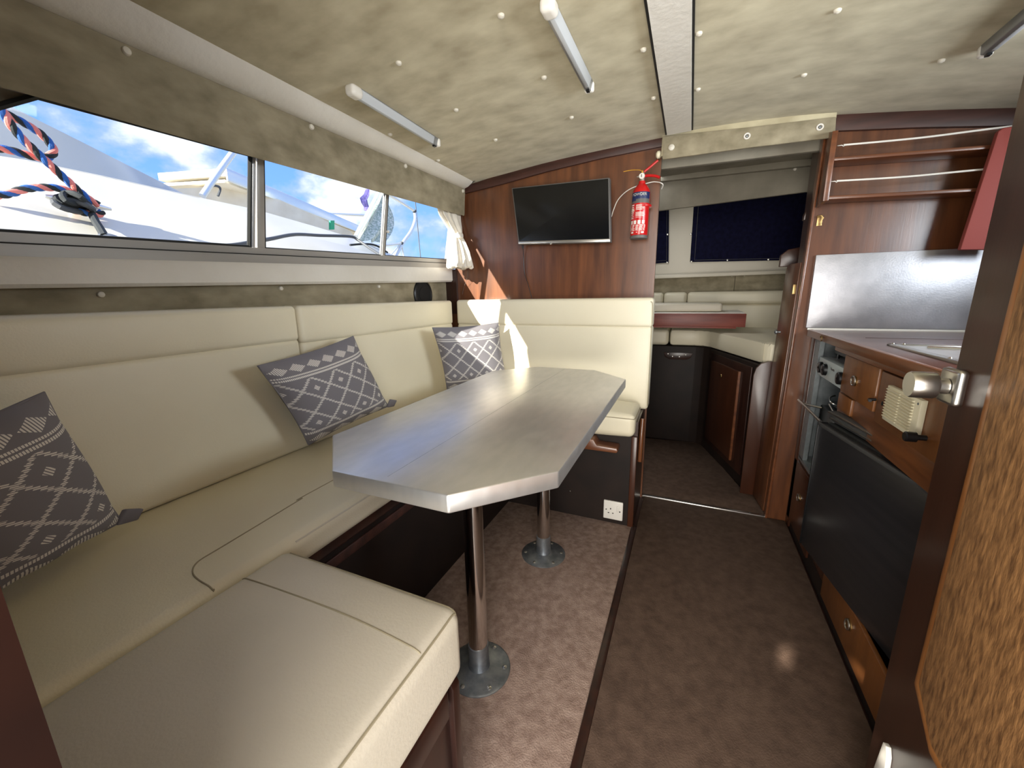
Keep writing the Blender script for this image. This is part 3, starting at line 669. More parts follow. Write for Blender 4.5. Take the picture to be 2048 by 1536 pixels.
part('gauge_stem', MB().cyl(v0+ax*.018+fr*.006, v0+ax*.018-sd*.022+fr*.006, .004, 10), 'satin', f)
h0 = v0+ax*.030
part('squeeze_lever', MB().tube([h0-sd*.004, h0+sd*.030+ax*.022, h0+sd*.062+ax*.044], .0052, 8), 'red', f)
part('carrying_handle', MB().tube(spline([h0-ax*.010, h0+sd*.03-ax*.012, h0+sd*.055-ax*.017, h0+sd*.074-ax*.026]), .0058, 8), 'red', f)
part('safety_tie', MB().tube(spline([h0+ax*.006+fr*.006, h0-sd*.012+ax*.014+fr*.008, h0-sd*.05+ax*.021, h0-sd*.085+ax*.020]), .0014, 6), 'yellow', f)
part('safety_pin', MB().poly([h0+fr*.01-sd*.007-ax*.010, h0+fr*.01+sd*.006-ax*.008, h0+fr*.01+sd*.003+ax*.012], fr*.002), 'yellow', f)
part('wall_clip', MB().lathe([(R+.001, .56*Lx), (R+.003, .565*Lx), (R+.003, .60*Lx), (R+.001, .605*Lx)], b0-fr*.004+sd*.006, ax, 28), 'red', f)

# curtain
cu = thing('curtain', 'white cloth curtain gathered by its tie at the forward window', 'curtain', (-1.17, 1.96, 1.19))
def ringc(z, cx, cy, hx, hy, amp, ph=0, n=64):
    o = []
    for k in range(n):
        a = 2*math.pi*k/n; q = 1+amp*math.sin(a*11+ph)+amp*.5*math.sin(a*5+ph*2)
        o.append((cx+hx*q*math.cos(a), min(cy+hy*q*math.sin(a), 2.047), z+.004*math.sin(a*5+ph)))
    return o
rows = [ringc(1.500, -1.205, 1.955, .022, .105, .16), ringc(1.46, -1.205, 1.960, .024, .088, .18, .2), ringc(1.42, -1.200, 1.975, .026, .062, .18, .4), ringc(1.388, -1.193, 1.985, .027, .046, .12, .5), ringc(1.372, -1.190, 1.988, .024, .040, .08, .6)]
part('gathered_heading', MB().loft(rows, closed=True, caps=True), 'curtain', cu)
part('tie_band', MB().lathe([(.040, -.014), (.045, -.008), (.046, 0), (.045, .008), (.040, .014)], (-1.188, 1.985, 1.366), (.05, 0, 1), 28, (.72, 1.0)), 'curtain', cu)
part('tie_knot', MB().soft(-1.165, -1.140, 1.935, 1.975, 1.352, 1.380, .008, n=3), 'curtain', cu)
rows = [ringc(1.360, -1.188, 1.985, .030, .044, .06, .6), ringc(1.33, -1.180, 1.975, .040, .052, .12, .7), ringc(1.28, -1.170, 1.966, .052, .064, .16, .8), ringc(1.235, -1.163, 1.962, .060, .074, .15, 1.), ringc(1.205, -1.160, 1.958, .064, .079, .12, 1.2), ringc(1.197, -1.160, 1.958, .055, .070, .12, 1.2), ringc(1.235, -1.163, 1.962, .030, .040, .1, 1.)]
part('skirt', MB().loft(rows, closed=True), 'curtain', cu)
part('loose_thread', MB().tube(spline([(-1.13, 1.99, 1.21), (-1.15, 2.01, 1.15), (-1.185, 2.03, 1.10), (-1.20, 2.035, 1.06)]), .0008, 5), 'greyp', cu)

# ceiling lamps
def tube_lamp(p0, p1, label, lens_side):
    p0, p1 = Vector(p0), Vector(p1); d = (p1-p0).normalized(); n = Vector((0, 0, -1)); s = d.cross(n).normalized(); Ln = (p1-p0).length
    t = thing('ceiling_lamp', label, 'lamp', (p0+p1)/2, 'slim tube lamps on the ceiling')
    def pr(a, b, off0, off1): return [p0+d*a+s*off0+n*0, p0+d*a+s*off1, p0+d*b+s*off1, p0+d*b+s*off0]
    part('housing', MB().poly([p0+s*-.014-n*.004, p0+s*.014-n*.004, p0+s*.012+n*.022, p0+s*-.006+n*.026], d*Ln, .002), 'lamp_alu', t)
    part('diffuser', MB().poly([p0+s*-.0145+n*.002, p0+s*-.0075+n*.0262, p0+s*.004+n*.0262, p0+s*-.012+n*.000], d*(Ln-.03), .001), 'lens', t)
    e = part('end_cap', MB().soft(-.018, .018, -.030, .016, -.002, .030, .012, n=4), 'white', t, local=True)
    e.location = Vector(p0)-Vector(t['_b'])+n*.026; e.rotation_euler = (0, 0, math.atan2(d.y, d.x)-math.pi/2)
    e = part('end_cap', MB().soft(-.015, .015, -.004, .014, -.002, .028, .007, n=3), 'white', t, local=True)
    e.location = Vector(p1)-Vector(t['_b'])+n*.024; e.rotation_euler = (0, 0, math.atan2(d.y, d.x)-math.pi/2)
    part('switch', MB().box(-.005, .005, -.007, .007, -.003, .002), 'black', t, local=True).location = p1-Vector(t['_b'])-d*.012+n*.027
    return t
def cz(px, py, dz=.0):
    z = 1.66
    for _ in range(8): p = at(2, z-dz, px, py); z = ceil_z(p.x)
    return (p.x, p.y, z)
tube_lamp(cz(712, 192, .02), cz(872, 290, .02), 'slim white tube lamp on the port ceiling near the windows', -1)
tube_lamp(cz(1100, 28, .02), cz(1178, 180, .02), 'slim tube lamp on the ceiling left of the white strip', -1)
tube_lamp(cz(2110, -5, .02), cz(1972, 108, .02), 'slim white tube lamp over the galley, cut by the frame edge', 1)

# ------------------------------------------------------------------ doorway head flap
fl = thing('doorhead_flap', 'beige fabric flap with three rings above the forward doorway', 'flap', (.15, 2.0, 1.61))
mb = MB(); mb.poly([P(1325, 272, 2.0), P(1500, 254, 2.0), P(1673, 233, 2.0), P(1671, 268, 2.0), P(1664, 275, 2.0), P(1500, 295, 2.0), P(1325, 319, 2.0)], (0, .012, 0), .003)
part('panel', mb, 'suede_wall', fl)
part('backing', MB().poly([(-.160, 2.012, 1.63), (-.160, 2.012, 1.715), (.15, 2.012, 1.715), (.45, 2.012, 1.697), (.45, 2.012, 1.62)], (0, .03, 0)), 'suede', fl)
part('roller_end', MB().lathe([(.010, -.010), (.016, -.004), (.016, .006), (.010, .010)], (-.172, 2.022, 1.640), (1, 0, 0), 16), 'offwhite', fl)
for i, (px, py) in enumerate(((1343, 295), (1494, 272), (1640, 254))):
    c0 = P(px, py, 1.999)
    if i: 
        part('ring', MB().tube([c0+Vector((math.cos(a)*.0095, 0, math.sin(a)*.0095)) for a in [k*math.pi/8 for k in range(17)]], .003, 8), 'white', fl)
        part('stud', MB().lathe([(.005, 0), (.004, .003), (0, .004)], c0, (0, -1, 0), 10), 'castiron', fl)
    else: part('button', MB().lathe([(.0125, 0), (.012, .004), (.006, .008), (0, .009)], c0, (0, -1, 0), 18), 'button', fl)

# ------------------------------------------------------------------ near door (opened forward, parallel to the aisle)
d = thing('door_1', 'large dark mahogany door with worn teak panel at the right edge', 'door', (.38, .06, 0), kind=ST)
part('leaf', MB().box(.380, .410, .055, .822, .03, 1.74, .003), 'maho_door', d)
part('worn_panel', MB().poly([(.364, .705, .455), (.364, .705, 1.74), (.364, .06, 1.74), (.364, .06, .40), (.364, .55, .40), (.364, .65, .405)], (.017, 0, 0), .004), 'worn', d, 'raised panel of weathered unvarnished teak')
part('panel_edge', MB().poly([(.368, .722, .44), (.368, .722, 1.74), (.368, .704, 1.74), (.368, .704, .452), (.368, .645, .405), (.368, .06, .400), (.368, .06, .382), (.368, .655, .385)], (.013, 0, 0), .003), 'worn_edge', d)
h = part('rose', MB().box(.368, .382, .784, .833, .876, .931, .006, 3), 'satin', d, 'square satin metal rose plate')
part('knob', MB().lathe([(.012, 0), (.012, .012), (.013, .013), (.0195, .014), (.0205, .017), (.0205, .041), (.0190, .044)], (.367, .806, .904), (-1, 0, 0), 36), 'satin', h, 'cylindrical satin metal knob')
mb = MB(); p = at(0, .372, 1771, 1491); 
mb.poly([(.372, p.y+.009, p.z-.003), (.372, p.y-.001, p.z), (.372, p.y-.009, p.z-.014), (.372, p.y-.018, p.z-.09), (.372, p.y+.020, p.z-.09)], (.008, 0, 0), .001)
solo('door_hook', mb, 'white', 'small white pointed plastic hook low on the brown door', 'hook')

# ------------------------------------------------------------------ galley
g = thing('galley_cabinet', 'brown wooden galley cabinet along the starboard side', 'cabinet', (.85, 1.1, 0))
X0 = .482
def fbox(y0, y1, z0, z1, x0=.492, th=.018, bev=.002): return MB().box(x0, x0+th, y0, y1, z0, z1, bev)
part('end_stile', fbox(1.995, 2.048, 0, .872, .482), 'maho_door', g)
part('niche_side', MB().box(.500, 1.0, 1.988, 1.994, .345, .87), 'greyliner', g, 'grey metal lining beside the cooker')
part('niche_side', MB().box(.484, .500, 1.930, 1.9935, .345, .868), 'greyliner', g, 'grey metal strip left of the cooker')
part('niche_floor', MB().box(.484, 1.0, 1.64, 1.994, .335, .350), 'greyliner', g)
part('niche_back', MB().box(.92, .94, 1.63, 1.994, .34, .87), 'void', g)
part('niche_side', MB().box(.500, 1.0, 1.625, 1.640, .345, .87), 'dark', g)
part('rail', fbox(.75, 1.64, .84, .872), 'maho_y', g)
part('rail', fbox(.75, 1.66, .625, .716, .492), 'maho_y', g, 'lower wooden rail over the fridge')
part('rail', fbox(1.62, 2.048, .300, .340), 'maho_y', g)
part('stile', fbox(1.345, 1.362, .70, .84), 'maho_door', g)
part('fridge_recess', MB().box(.62, 1.2, .75, 1.64, .03, .62), 'void', g)
part('carcass', MB().box(1.0, 1.25, .75, 2.045, 0, .86), 'dark', g)
part('kick_board', MB().box(.490, .505, .75, 2.045, -.01, .06), 'darker', g)
def ringpull(par, y, z, x=X0-.002, nm='ring_pull'):
    o = part(nm, MB().lathe([(.017, 0), (.017, .003), (.013, .004)], (x+.003, y, z), (-1, 0, 0), 20, (1, .85)), 'brass', par)
    part('ring', MB().tube([(x-.004-.001*math.cos(a), y+.0125*math.cos(a), z+.014*math.sin(a)) for a in [k*math.pi/9 for k in range(19)]], .0022, 8), 'satin', o)
d1 = part('drawer_front', MB().box(.481, .494, 1.362, 1.627, .720, .842, .003), 'teak', g, 'golden wooden drawer front with ring pull'); ringpull(d1, 1.512, .777)
part('drawer_front', MB().box(.484, .496, 1.522, 1.640, .660, .713, .002), 'teak', g, 'small golden wooden block below the drawer')
d2 = part('cupboard_door', MB().box(.481, .494, .80, 1.345, .700, .838, .003), 'teak', g, 'golden wooden flap carrying the vent')
part('latch', MB().tube([(.481, 1.350, .758), (.466, 1.350, .757), (.464, 1.336, .757)], .004, 8), 'black', d2)
part('latch_hole', MB().lathe([(.006, 0), (.006, .001), (0, .0012)], (.4815, 1.310, .757), (-1, 0, 0), 14), 'void', d2)
k = part('knob', MB().lathe([(.006, 0), (.006, .016), (.011, .017), (.011, .034), (.009, .036)], (.481, 1.085, .739), (-1, .0, 0), 18), 'black', d2, 'black cylindrical knob')
d3 = part('cupboard_door', MB().box(.482, .495, 1.700, 2.040, .035, .322, .003), 'maho_door', g, 'dark red panel beneath the cooker'); ringpull(d3, 1.885, .198)
d4 = part('drawer_front', MB().box(.482, .495, .80, 1.50, .030, .166, .003), 'teak', g, 'golden drawer front beneath the fridge'); ringpull(d4, 1.255, .120)
part('stile', fbox(1.52, 1.69, .0, .32, .492), 'maho_door', g)

v = thing('vent_grille', 'cream plastic louvred vent on the galley cupboard front', 'vent', (.475, 1.185, .729))
part('plate', MB().box(.469, .481, 1.104, 1.266, .728, .816, .002), 'offwhite', v)
for i in range(11):
    z = .737+i*.0068
    for y0, y1 in ((1.190, 1.258), (1.128, 1.184)):
        part('slat', MB().poly([(.469, y0, z), (.464, y0, z+.002), (.464, y0, z+.0034), (.469, y0, z+.0046)], (0, y1-y0, 0)), 'offwhite', v, smooth=False)
for y, z in ((1.114, .806), (1.112, .738), (1.258, .738), (1.258, .808)): part('screw', MB().lathe([(.003, 0), (.002, .001), (0, .0012)], (.469, y, z), (-1, 0, 0), 10), 'castiron', v)

ct = thing('worktop', 'brown laminate galley worktop with wooden front edge', 'worktop', (.86, 1.4, .86))
part('slab', MB().box(.478, 1.275, .75, 2.046, .872, .888, .002), 'counter', ct)
part('front_edge', MB().box(.462, .480, .75, 2.040, .862, .890, .003), 'maho_y', ct)
part('under_bead', MB().box(.470, .482, .75, 1.70, .846, .862, .003), 'maho_y', ct)
part('lid_joint', MB().box(.56, 1.25, 1.735, 1.738, .8875, .8888), 'dark', ct)
part('ring_hinge', MB().tube([(.459, 1.825+.010*math.cos(a), .874+.010*math.sin(a)) for a in [k*math.pi/6 for k in range(10)]], .002, 6), 'brass', ct)
part('back_seal', MB().box(.46, 1.27, 2.036, 2.048, .887, .896, .002), 'white', ct)
s = thing('sink', 'stainless steel sink let into the worktop behind the knob', 'sink', (.70, 1.3, .886))
mb = MB(); mb.box(.540, .562, .95, 1.515, .886, .894, .003).box(.86, .88, .95, 1.515, .886, .894, .003).box(.540, .88, 1.495, 1.515, .886, .894, .003).box(.54, .88, .95, .97, .886, .894, .003)
part('rim', mb, 'satin', s)
part('bowl', MB().poly([(.562, 1.495, .8895), (.86, 1.495, .8895), (.86, .97, .8895), (.562, .97, .8895)], (0, 0, .001)), 'steel', s)
part('divider', MB().tube([(.60, 1.44, .893), (.84, 1.40, .893)], .003, 8), 'chrome', s)
for x, y in ((.551, 1.505), (.551, 1.22), (.575, 1.505)): part('screw', MB().lathe([(.004, 0), (.003, .002), (0, .003)], (x, y, .894), (0, 0, 1), 10), 'chrome', s)

solo('splashback', MB().box(.455, 1.27, 2.038, 2.049, .897, 1.188, .001), 'splash', 'grey brushed metal splashback behind the worktop', 'splashback')
r = thing('shelf_rack', 'mahogany plate rack with two shelves and white wire rails', 'shelf', (.86, 2.0, 1.38))
part('side_board', MB().poly([(.432, 2.049, 1.370), (.432, 1.955, 1.375), (.432, 1.950, 1.612), (.432, 2.049, 1.640)], (.014, 0, 0), .002), 'maho', r)
part('side_lipping', MB().box(.430, .448, 1.946, 1.956, 1.376, 1.613, .002), 'maho_h', r, 'lighter front edge of the side board')
for z0, z1 in ((1.388, 1.380), (1.520, 1.507)):
    sh = part('shelf_board', MB().poly([(.446, 1.952, z0-.006), (.446, 1.952, z0+.006), (1.26, 1.952, z1-.022), (1.26, 1.952, z1-.034)], (0, .095, 0), .002), 'maho_h', r)
for a, b in (((1687, 290), (2012, 254)), ((1673, 362), (1976, 338))):
    p, q = P(*a, 1.955), P(*b, 1.955); e = p+(q-p)*1.9
    m_ = p.lerp(q, .5)+Vector((0, 0, -.004))
    w_ = part('wire_rail', MB().tube(spline([p, m_, q, e]), .0032, 8), 'white', r)
    part('rail_hook', MB().tube([p+Vector((-.018, 0, 0)), p+Vector((-.004, 0, 0)), p+Vector((0, 0, -.005)), p+Vector((.006, 0, 0))], .0022, 6), 'satin', w_)
solo('fire_blanket_case', MB().poly([(.834, 1.925, 1.176), (.864, 1.925, 1.535), (.872, 1.925, 1.545), (1.0, 1.925, 1.55), (.98, 1.925, 1.17)], (0, .022, 0), .005), 'redcase', 'matt red case hanging in front of the rack beside the door', 'case')
k = thing('hook_catch', 'small brass hook catch on the mahogany beside the doorway', 'catch', (.45, 2.045, 1.30))
c0 = P(1640, 440, 2.046)
part('back_plate', MB().box(c0.x-.010, c0.x+.008, 2.045, 2.050, c0.z-.022, c0.z+.018, .001), 'brass', k)
part('hook', MB().tube([c0+Vector((-.012, -.004, .012)), c0+Vector((0, -.010, .016)), c0+Vector((.008, -.010, .006)), c0+Vector((.002, -.010, -.006)), c0+Vector((.004, -.008, -.018))], .0028, 8), 'brass', k)

# cooker
o = thing('cooker', 'black marine cooker with pale grey control panel in its niche', 'cooker', (.70, 1.78, .35))
part('body', MB().box(.540, .90, 1.640, 1.925, .355, .600, .003), 'black', o)
part('grill_recess', MB().box(.62, .90, 1.640, 1.925, .600, .722), 'void', o)
cp = part('control_panel', MB().box(.488, .512, 1.630, 1.922, .722, .793, .002), 'cookerpanel', o)
for y, z in ((1.878, .757), (1.826, .757), (1.655, .757)):
    part('dial', MB().lathe([(.022, 0), (.021, .010), (.019, .012), (.006, .0125), (0, .015)], (.488, y, z), (-1, 0, 0), 24), 'black', cp)
mb = MB(); mb.text('Vanette', .013, Matrix.Translation((.4875, 1.752, .770)) @ Matrix(((0, 0, -1), (-1, 0, 0), (0, 1, 0))).to_4x4(), .0003)
part('lettering', mb, 'greyp', cp, 'grey script lettering', smooth=False)
part('hob', MB().box(.512, .90, 1.640, 1.922, .785, .793), 'steel', o)
part('lid_frame', MB().tube([(.535, 1.885, .793), (.535, 1.880, .858), (.535, 1.70, .858), (.535, 1.645, .858)], .006, 8), 'black', o)
part('pan_support', MB().box(.52, .53, 1.645, 1.88, .815, .825).box(.53, .9, 1.866, 1.876, .815, .825), 'black', o)
part('grill_pan_rail', MB().tube(spline([(.555, 1.915, .640), (.530, 1.88, .640), (.520, 1.83, .632), (.540, 1.82, .622)]), .0025, 6).tube([(.515, 1.825, .625), (.505, 1.66, .600)], .003, 6), 'satin', o)
part('grill_shelf', MB().box(.54, .88, 1.645, 1.92, .610, .616), 'castiron', o)
dr = part('oven_door', MB().box(.515, .542, 1.650, 1.925, .370, .598, .004), 'black', o)
part('door_glass', MB().box(.5135, .516, 1.690, 1.885, .405, .54, .0005), 'screen', dr)
part('handle', MB().tube([(.458, 2.005, .592), (.458, 1.685, .592)], .005, 10).tube([(.515, 1.90, .590), (.475, 1.93, .591), (.458, 1.96, .592)], .004, 8), 'satin', dr)
part('badge', MB().box(.512, .5155, 1.735, 1.765, .566, .582, .001), 'white', dr)

# fridge (door ajar, free edge forward)
fg = thing('fridge', 'dark brushed-front built-in fridge standing slightly ajar from the cabinet', 'fridge', (.452, 1.600, .13)); fg.rotation_euler = (0, 0, math.radians(10))
part('cabinet_box', MB().box(.030, .44, -.80, -.005, .03, .500, .004), 'black', fg, local=True)
mb = MB(); mb.box(.004, .030, -.82, 0, .495, .526, .003).box(.004, .030, -.03, 0, .01, .50, .003)
part('frame', mb, 'rubber', fg, local=True)
mb = MB(); mb.box(-.002, .010, -.82, .002, .519, .524, .001).box(-.002, .01, -.82, -.02, .504, .508, .001)
part('frame_bead', mb, 'satin', fg, local=True)
part('gasket', MB().box(-.004, .012, -.80, -.022, .03, .492, .003), 'gasket', fg, local=True)
dr = part('door_panel', MB().box(-.030, -.004, -.84, -.018, .035, .487, .003), 'fridge', fg, local=True)
part('edge_profile', MB().box(-.0325, -.024, -.84, -.015, .478, .4895, .002), 'rubber', dr, local=True)
part('edge_profile', MB().box(-.0325, -.004, -.019, -.014, .033, .489, .001), 'black', dr, local=True)

# ------------------------------------------------------------------ forward cabin
solo('wall_forward', MB().box(-.95, 1.2, 3.42, 3.46, -.02, 1.80), 'foresuede', 'far wall of the forward cabin', 'wall', kind=ST)
solo('wall_forward_port', MB().box(-.98, -.95, 2.08, 3.46, -.02, 1.80), 'foresuede', 'port side of the forward cabin', 'wall', kind=ST)
solo('wall_forward_starboard', MB().box(1.2, 1.23, 2.08, 3.46, -.02, 1.80), 'foresuede', 'starboard side of the forward cabin', 'wall', kind=ST)
mb = MB(); mb.box(-.98, 1.23, 2.95, 3.46, 1.69, 1.72).box(-.15, 1.23, 2.08, 2.95, 1.69, 1.72).box(-.98, -.15, 2.08, 2.95, 1.69, 1.72)
solo('ceiling_forward', mb, 'foresuede', 'grey-beige ceiling of the forward cabin', 'ceiling', kind=ST, smooth=False)
solo('trim_6', MB().poly([P(1300, 300, 2.12), P(1655, 260, 2.12), P(1655, 299, 2.12), P(1300, 341, 2.12)], (0, .03, 0), .002), 'foresuede', 'grey lined beam just inside the doorway head', 'trim', kind=ST)
Y = 2.62
v = thing('forward_valance', 'deep grey-beige valance with buttons above the navy covers', 'valance', (.2, Y, 1.5))
part('panel', MB().poly([P(1290, 363, Y), P(1665, 323, Y), P(1655, 378, Y), P(1290, 425, Y)], (0, .02, 0), .002), 'foresuede', v)
part('top_strip', MB().poly([P(1290, 352, Y-.03), P(1665, 312, Y-.03), P(1665, 326, Y-.03), P(1290, 366, Y-.03)], (0, .028, 0), .003), 'foresuede', v, 'paler strip along the top')
for px, py in ((1372, 356), (1416, 334), (1567, 322), (1590, 338)):
    part('button', MB().lathe([(.008, -.01), (.008, .002), (.004, .006), (0, .007)], P(px, py, Y-.002), (0, -1, 0), 14), 'button', v)
YB = 3.36
fs = solo('window_wall_panel', MB().box(-.94, 1.19, 3.375, 3.42, 1.17, 1.685), 'vinyl2', 'cream panel and pillar between the two navy window covers', 'panel', kind=ST)
def cover(px4, label, studs):
    a = [P(px, py, YB) for px, py in px4]
    c = thing('window_cover', label, 'window cover', (sum(p.x for p in a)/len(a), YB, min(p.z for p in a)), 'navy covers over the forward windows')
    part('canvas', MB().poly(a, (0, .014, 0), .002), 'navy', c)
    cen = sum(a, Vector())/len(a); q = [cen+(p-cen)*.93+Vector((0, -.0015, 0)) for p in a]
    part('stitching', MB().tube(q+[q[0]], .0013, 5), 'greyp', c)
    for px, py in studs: part('stud', MB().lathe([(.007, 0), (.005, .003), (0, .004)], P(px, py, YB-.001), (0, -1, 0), 10), 'satin', c)
cover([(1388, 405), (1640, 370), (1640, 518), (1585, 520), (1380, 524)], 'large navy canvas cover on the right forward window', ((1382, 468), (1383, 523), (1455, 520), (1537, 519)))
cover([(1230, 400), (1338, 400), (1337, 525), (1230, 532)], 'narrow navy canvas cover beside the television bulkhead', ((1335, 469), (1334, 525)))
solo('forward_shelf', MB().poly([(-.94, 3.30, 1.150), (1.19, 3.30, 1.165), (1.19, 3.30, 1.19), (-.94, 3.30, 1.178)], (0, .12, 0), .006), 'vinyl2', 'cream padded ledge under the navy covers', 'shelf')
b = thing('forward_lining_board', 'grey-brown lining board with small buttons behind the forward backrest', 'panel', (.2, 3.36, 1.0))
part('board', MB().box(-.94, .285, 3.365, 3.39, 1.0, 1.16), 'suede_wall', b); part('board', MB().box(.288, 1.19, 3.365, 3.39, 1.0, 1.16), 'suede_wall', b)
for px, py in ((1349, 555), (1464, 552), (1489, 551)): part('button', MB().lathe([(.006, 0), (.004, .004), (0, .005)], P(px, py, 3.364), (0, -1, 0), 10), 'button', b)

def fback(x0, x1, label):
    c = thing('berth_back_cushion', label, 'backrest', ((x0+x1)/2, 3.3, .78), 'cream backrests in the forward cabin')
    part('lower_panel', MB().soft(x0, x1, 3.28, 3.36, .775, .965, .02, 1, .008, 8), 'vinyl', c)
    part('top_roll', MB().soft(x0, x1, 3.262, 3.36, .962, 1.052, .025, 1, .003, 8), 'vinyl', c)
fback(-.60, -.185, 'leftmost forward cabin backrest, partly behind the bulkhead')
fback(-.182, -.022, 'short forward cabin backrest between the two joints')
fback(-.019, 1.15, 'longest forward cabin backrest running right to the door')
# berth base and cushions
b = thing('berth_locker', 'black-brown berth base with curved corner and side locker', 'berth', (.1, 3.0, 0))
BP = [(-.9, 3.0), (.06, 3.0), (.11, 2.985), (.145, 2.95), (.345, 2.31), (1.15, 2.31), (1.15, 3.35), (-.9, 3.35)]
part('carcass', MB().poly([(x, y, -.01) for x, y in BP], (0, 0, .695), .004), 'darker', b)
pl = part('handle_plate', MB().poly([(-.145, 2.998, .640), (.045, 2.998, .640), (.030, 2.998, .605), (.005, 2.998, .592), (-.105, 2.998, .592), (-.135, 2.998, .610)], (0, -.006, 0), .002), 'dark', b)
for x, z in ((-.115, .629), (-.085, .612), (-.04, .612), (.0, .627)): part('screw', MB().lathe([(.004, 0), (.003, .002), (0, .0025)], (x, 2.991, z), (0, -1, 0), 8), 'satin', pl)
e0, e1 = Vector((.160, 2.90, 0)), Vector((.335, 2.34, 0)); dv = (e1-e0).normalized(); nn = Vector((-dv.y, dv.x, 0))
if nn.x > 0: nn = -nn
def dpoly(a0, a1, z0, z1, off): return [e0+dv*a0+nn*off+Vector((0, 0, z0)), e0+dv*a1+nn*off+Vector((0, 0, z0)), e0+dv*a1+nn*off+Vector((0, 0, z1)), e0+dv*a0+nn*off+Vector((0, 0, z1))]
part('locker_frame', MB().poly(dpoly(.0, .56, .06, .665, .001), nn*.008, .003), 'dark', b)
ld = part('locker_door', MB().poly(dpoly(.05, .44, .10, .620, .008), nn*.012, .003), 'maho_door', b, 'dark red-brown locker door')
part('finger_pull', MB().lathe([(.012, 0), (.010, .003), (.004, .002)], e0+dv*.22+nn*.021+Vector((0, 0, .55)), nn, 14), 'brass', ld)
part('door_edge', MB().poly(dpoly(.440, .448, .10, .620, .010), nn*.012), 'maho_h', ld, 'lighter edge of the locker door')
c = thing('berth_cushion', 'small left cream berth cushion next to the bulkhead', 'cushion', (-.4, 3.1, .69))
part('pad', MB().soft(-.88, -.117, 2.99, 3.30, .690, .800, .025, 2, .008, 6), 'vinyl', c)
c = thing('berth_cushion', 'large cream berth cushion angling towards the forward door', 'cushion', (.5, 2.9, .69))
CPp = [(-.111, 2.985), (.05, 2.985), (.10, 2.970), (.135, 2.93), (.345, 2.335), (.36, 2.305), (.39, 2.29), (1.1, 2.29), (1.1, 3.30), (-.111, 3.30)]
part('pad', MB().poly([(x, y, .690) for x, y in CPp], (0, 0, .112), .024), 'vinyl', c)
t = thing('forward_table_board', 'mahogany-edged folding table board over the forward berth', 'table', (.05, 2.9, .835))
part('front_fiddle', MB().box(-.5, .318, 2.790, 2.812, .838, .918, .002), 'redwood', t)
part('lower_edge', MB().box(-.5, .27, 2.792, 2.815, .828, .838, .002), 'redwood', t)
part('top', MB().box(-.5, .312, 2.812, 3.20, .905, .925, .003), 'white', t)
c = solo('bolster_cushion', MB().soft(-.48, .190, 2.84, 3.10, .928, .980, .016, 2, .003, 8), 'vinyl2', 'flat pale cushion lying on the forward table board', 'cushion')
d = thing('door_2', 'narrow folded mahogany door with rounded top in the forward doorway', 'door', (.41, 2.2, 0), kind=ST)
part('leaf', MB().poly([(.396, 2.085, .01), (.414, 2.085, 1.165), (.399, 2.215, 1.165), (.395, 2.238, 1.158), (.393, 2.246, 1.135), (.374, 2.246, .01)], (.014, .002, 0), .002), 'maho', d)
part('knob', MB().lathe([(.005, 0), (.005, .010), (.010, .014), (.010, .020), (.004, .024)], at(0, .386, 1561, 664), (-1, 0, 0), 16), 'castiron', d)
part('hinge', MB().box(.398, .410, 2.078, 2.092, 1.035, 1.075, .001), 'brass', d)
solo('berth_end_board', MB().poly([(.318, 2.272, -.005), (.318, 2.272, .640), (.326, 2.272, .675), (.345, 2.272, .700), (.375, 2.272, .712), (.42, 2.272, .712), (.42, 2.272, -.005)], (0, .018, 0), .002), 'maho_door', 'dark end board with rounded shoulder closing the berth', 'board')
b = thing('hanging_locker', 'wooden locker side with shaped corners right of the navy cover', 'locker', (.46, 2.3, 1.1))
part('lower_board', MB().poly([(.392, 2.40, 1.165), (.392, 2.40, 1.220), (.42, 2.40, 1.245), (.52, 2.40, 1.262), (.52, 2.40, 1.165)], (0, .03, 0), .003), 'maho_door', b)
part('upper_board', MB().poly([(.436, 2.25, 1.375), (.448, 2.25, 1.41), (.47, 2.25, 1.44), (.52, 2.25, 1.45), (.52, 2.25, 1.355), (.436, 2.25, 1.355)], (0, .03, 0), .003), 'maho_door', b)
part('upright', MB().box(.442, .47, 2.10, 2.28, 0, 1.66), 'maho_door', b)

# ------------------------------------------------------------------ outside: neighbouring boat, seen through the port windows
nb = thing('neighbour_boat', 'white hulled boat moored alongside, seen through the windows', 'boat', (-2.6, 1.5, .2))
def row(X, pts): return [at(0, X, px, py) for px, py in pts]
xs = [-160, 0, 54, 208, 400, 512, 620, 700, 766, 830]
l2 = [385, 394, 400, 423, 442, 455, 474, 493, 516, 545]
l2y = dict(zip(xs, l2))
l1p = [(-160, 300), (0, 312), (54, 320), (208, 352), (400, 395), (512, 419), (620, 450), (700, 474), (766, 500), (830, 532)]
r0 = [Vector((-1.62, p.y*.85, 1.13)) for p in row(-2.05, list(zip(xs, l2)))]
r1 = row(-2.05, list(zip(xs, l2)))
r1b = [p+Vector((-.05, 0, .008)) for p in r1]
r2 = row(-2.35, l1p)
r2b = [p+Vector((-.07, 0, .004)) for p in r2]
deckend = [Vector((-3.2, p.y, p.z+.02)) for p in r2]
part('side_deck', MB().loft([r0, r1]), 'gelcoat', nb)
part('coaming', MB().loft([r1, r1b, r2, r2b, deckend]), 'gelcoat', nb)
part('hull_side', MB().loft([[Vector((-1.66, p.y*.85, -.4)) for p in r0], r0]), 'gelcoat', nb)
part('seam_line', MB().tube([p+Vector((.002, 0, -.006)) for p in r2], .004, 5), 'crease', nb)
c1 = [at(0, -2.75, px, py) for px, py in ((-420, -16), (-160, 114), (22, 213), (170, 287), (330, 368), (420, 415))]
cb = [Vector((-2.45, p.y, 1.42)) for p in c1]
bk = [p+Vector((-1.2, 0, .02)) for p in c1]; bk0 = [Vector((p.x, p.y, 1.3)) for p in bk]
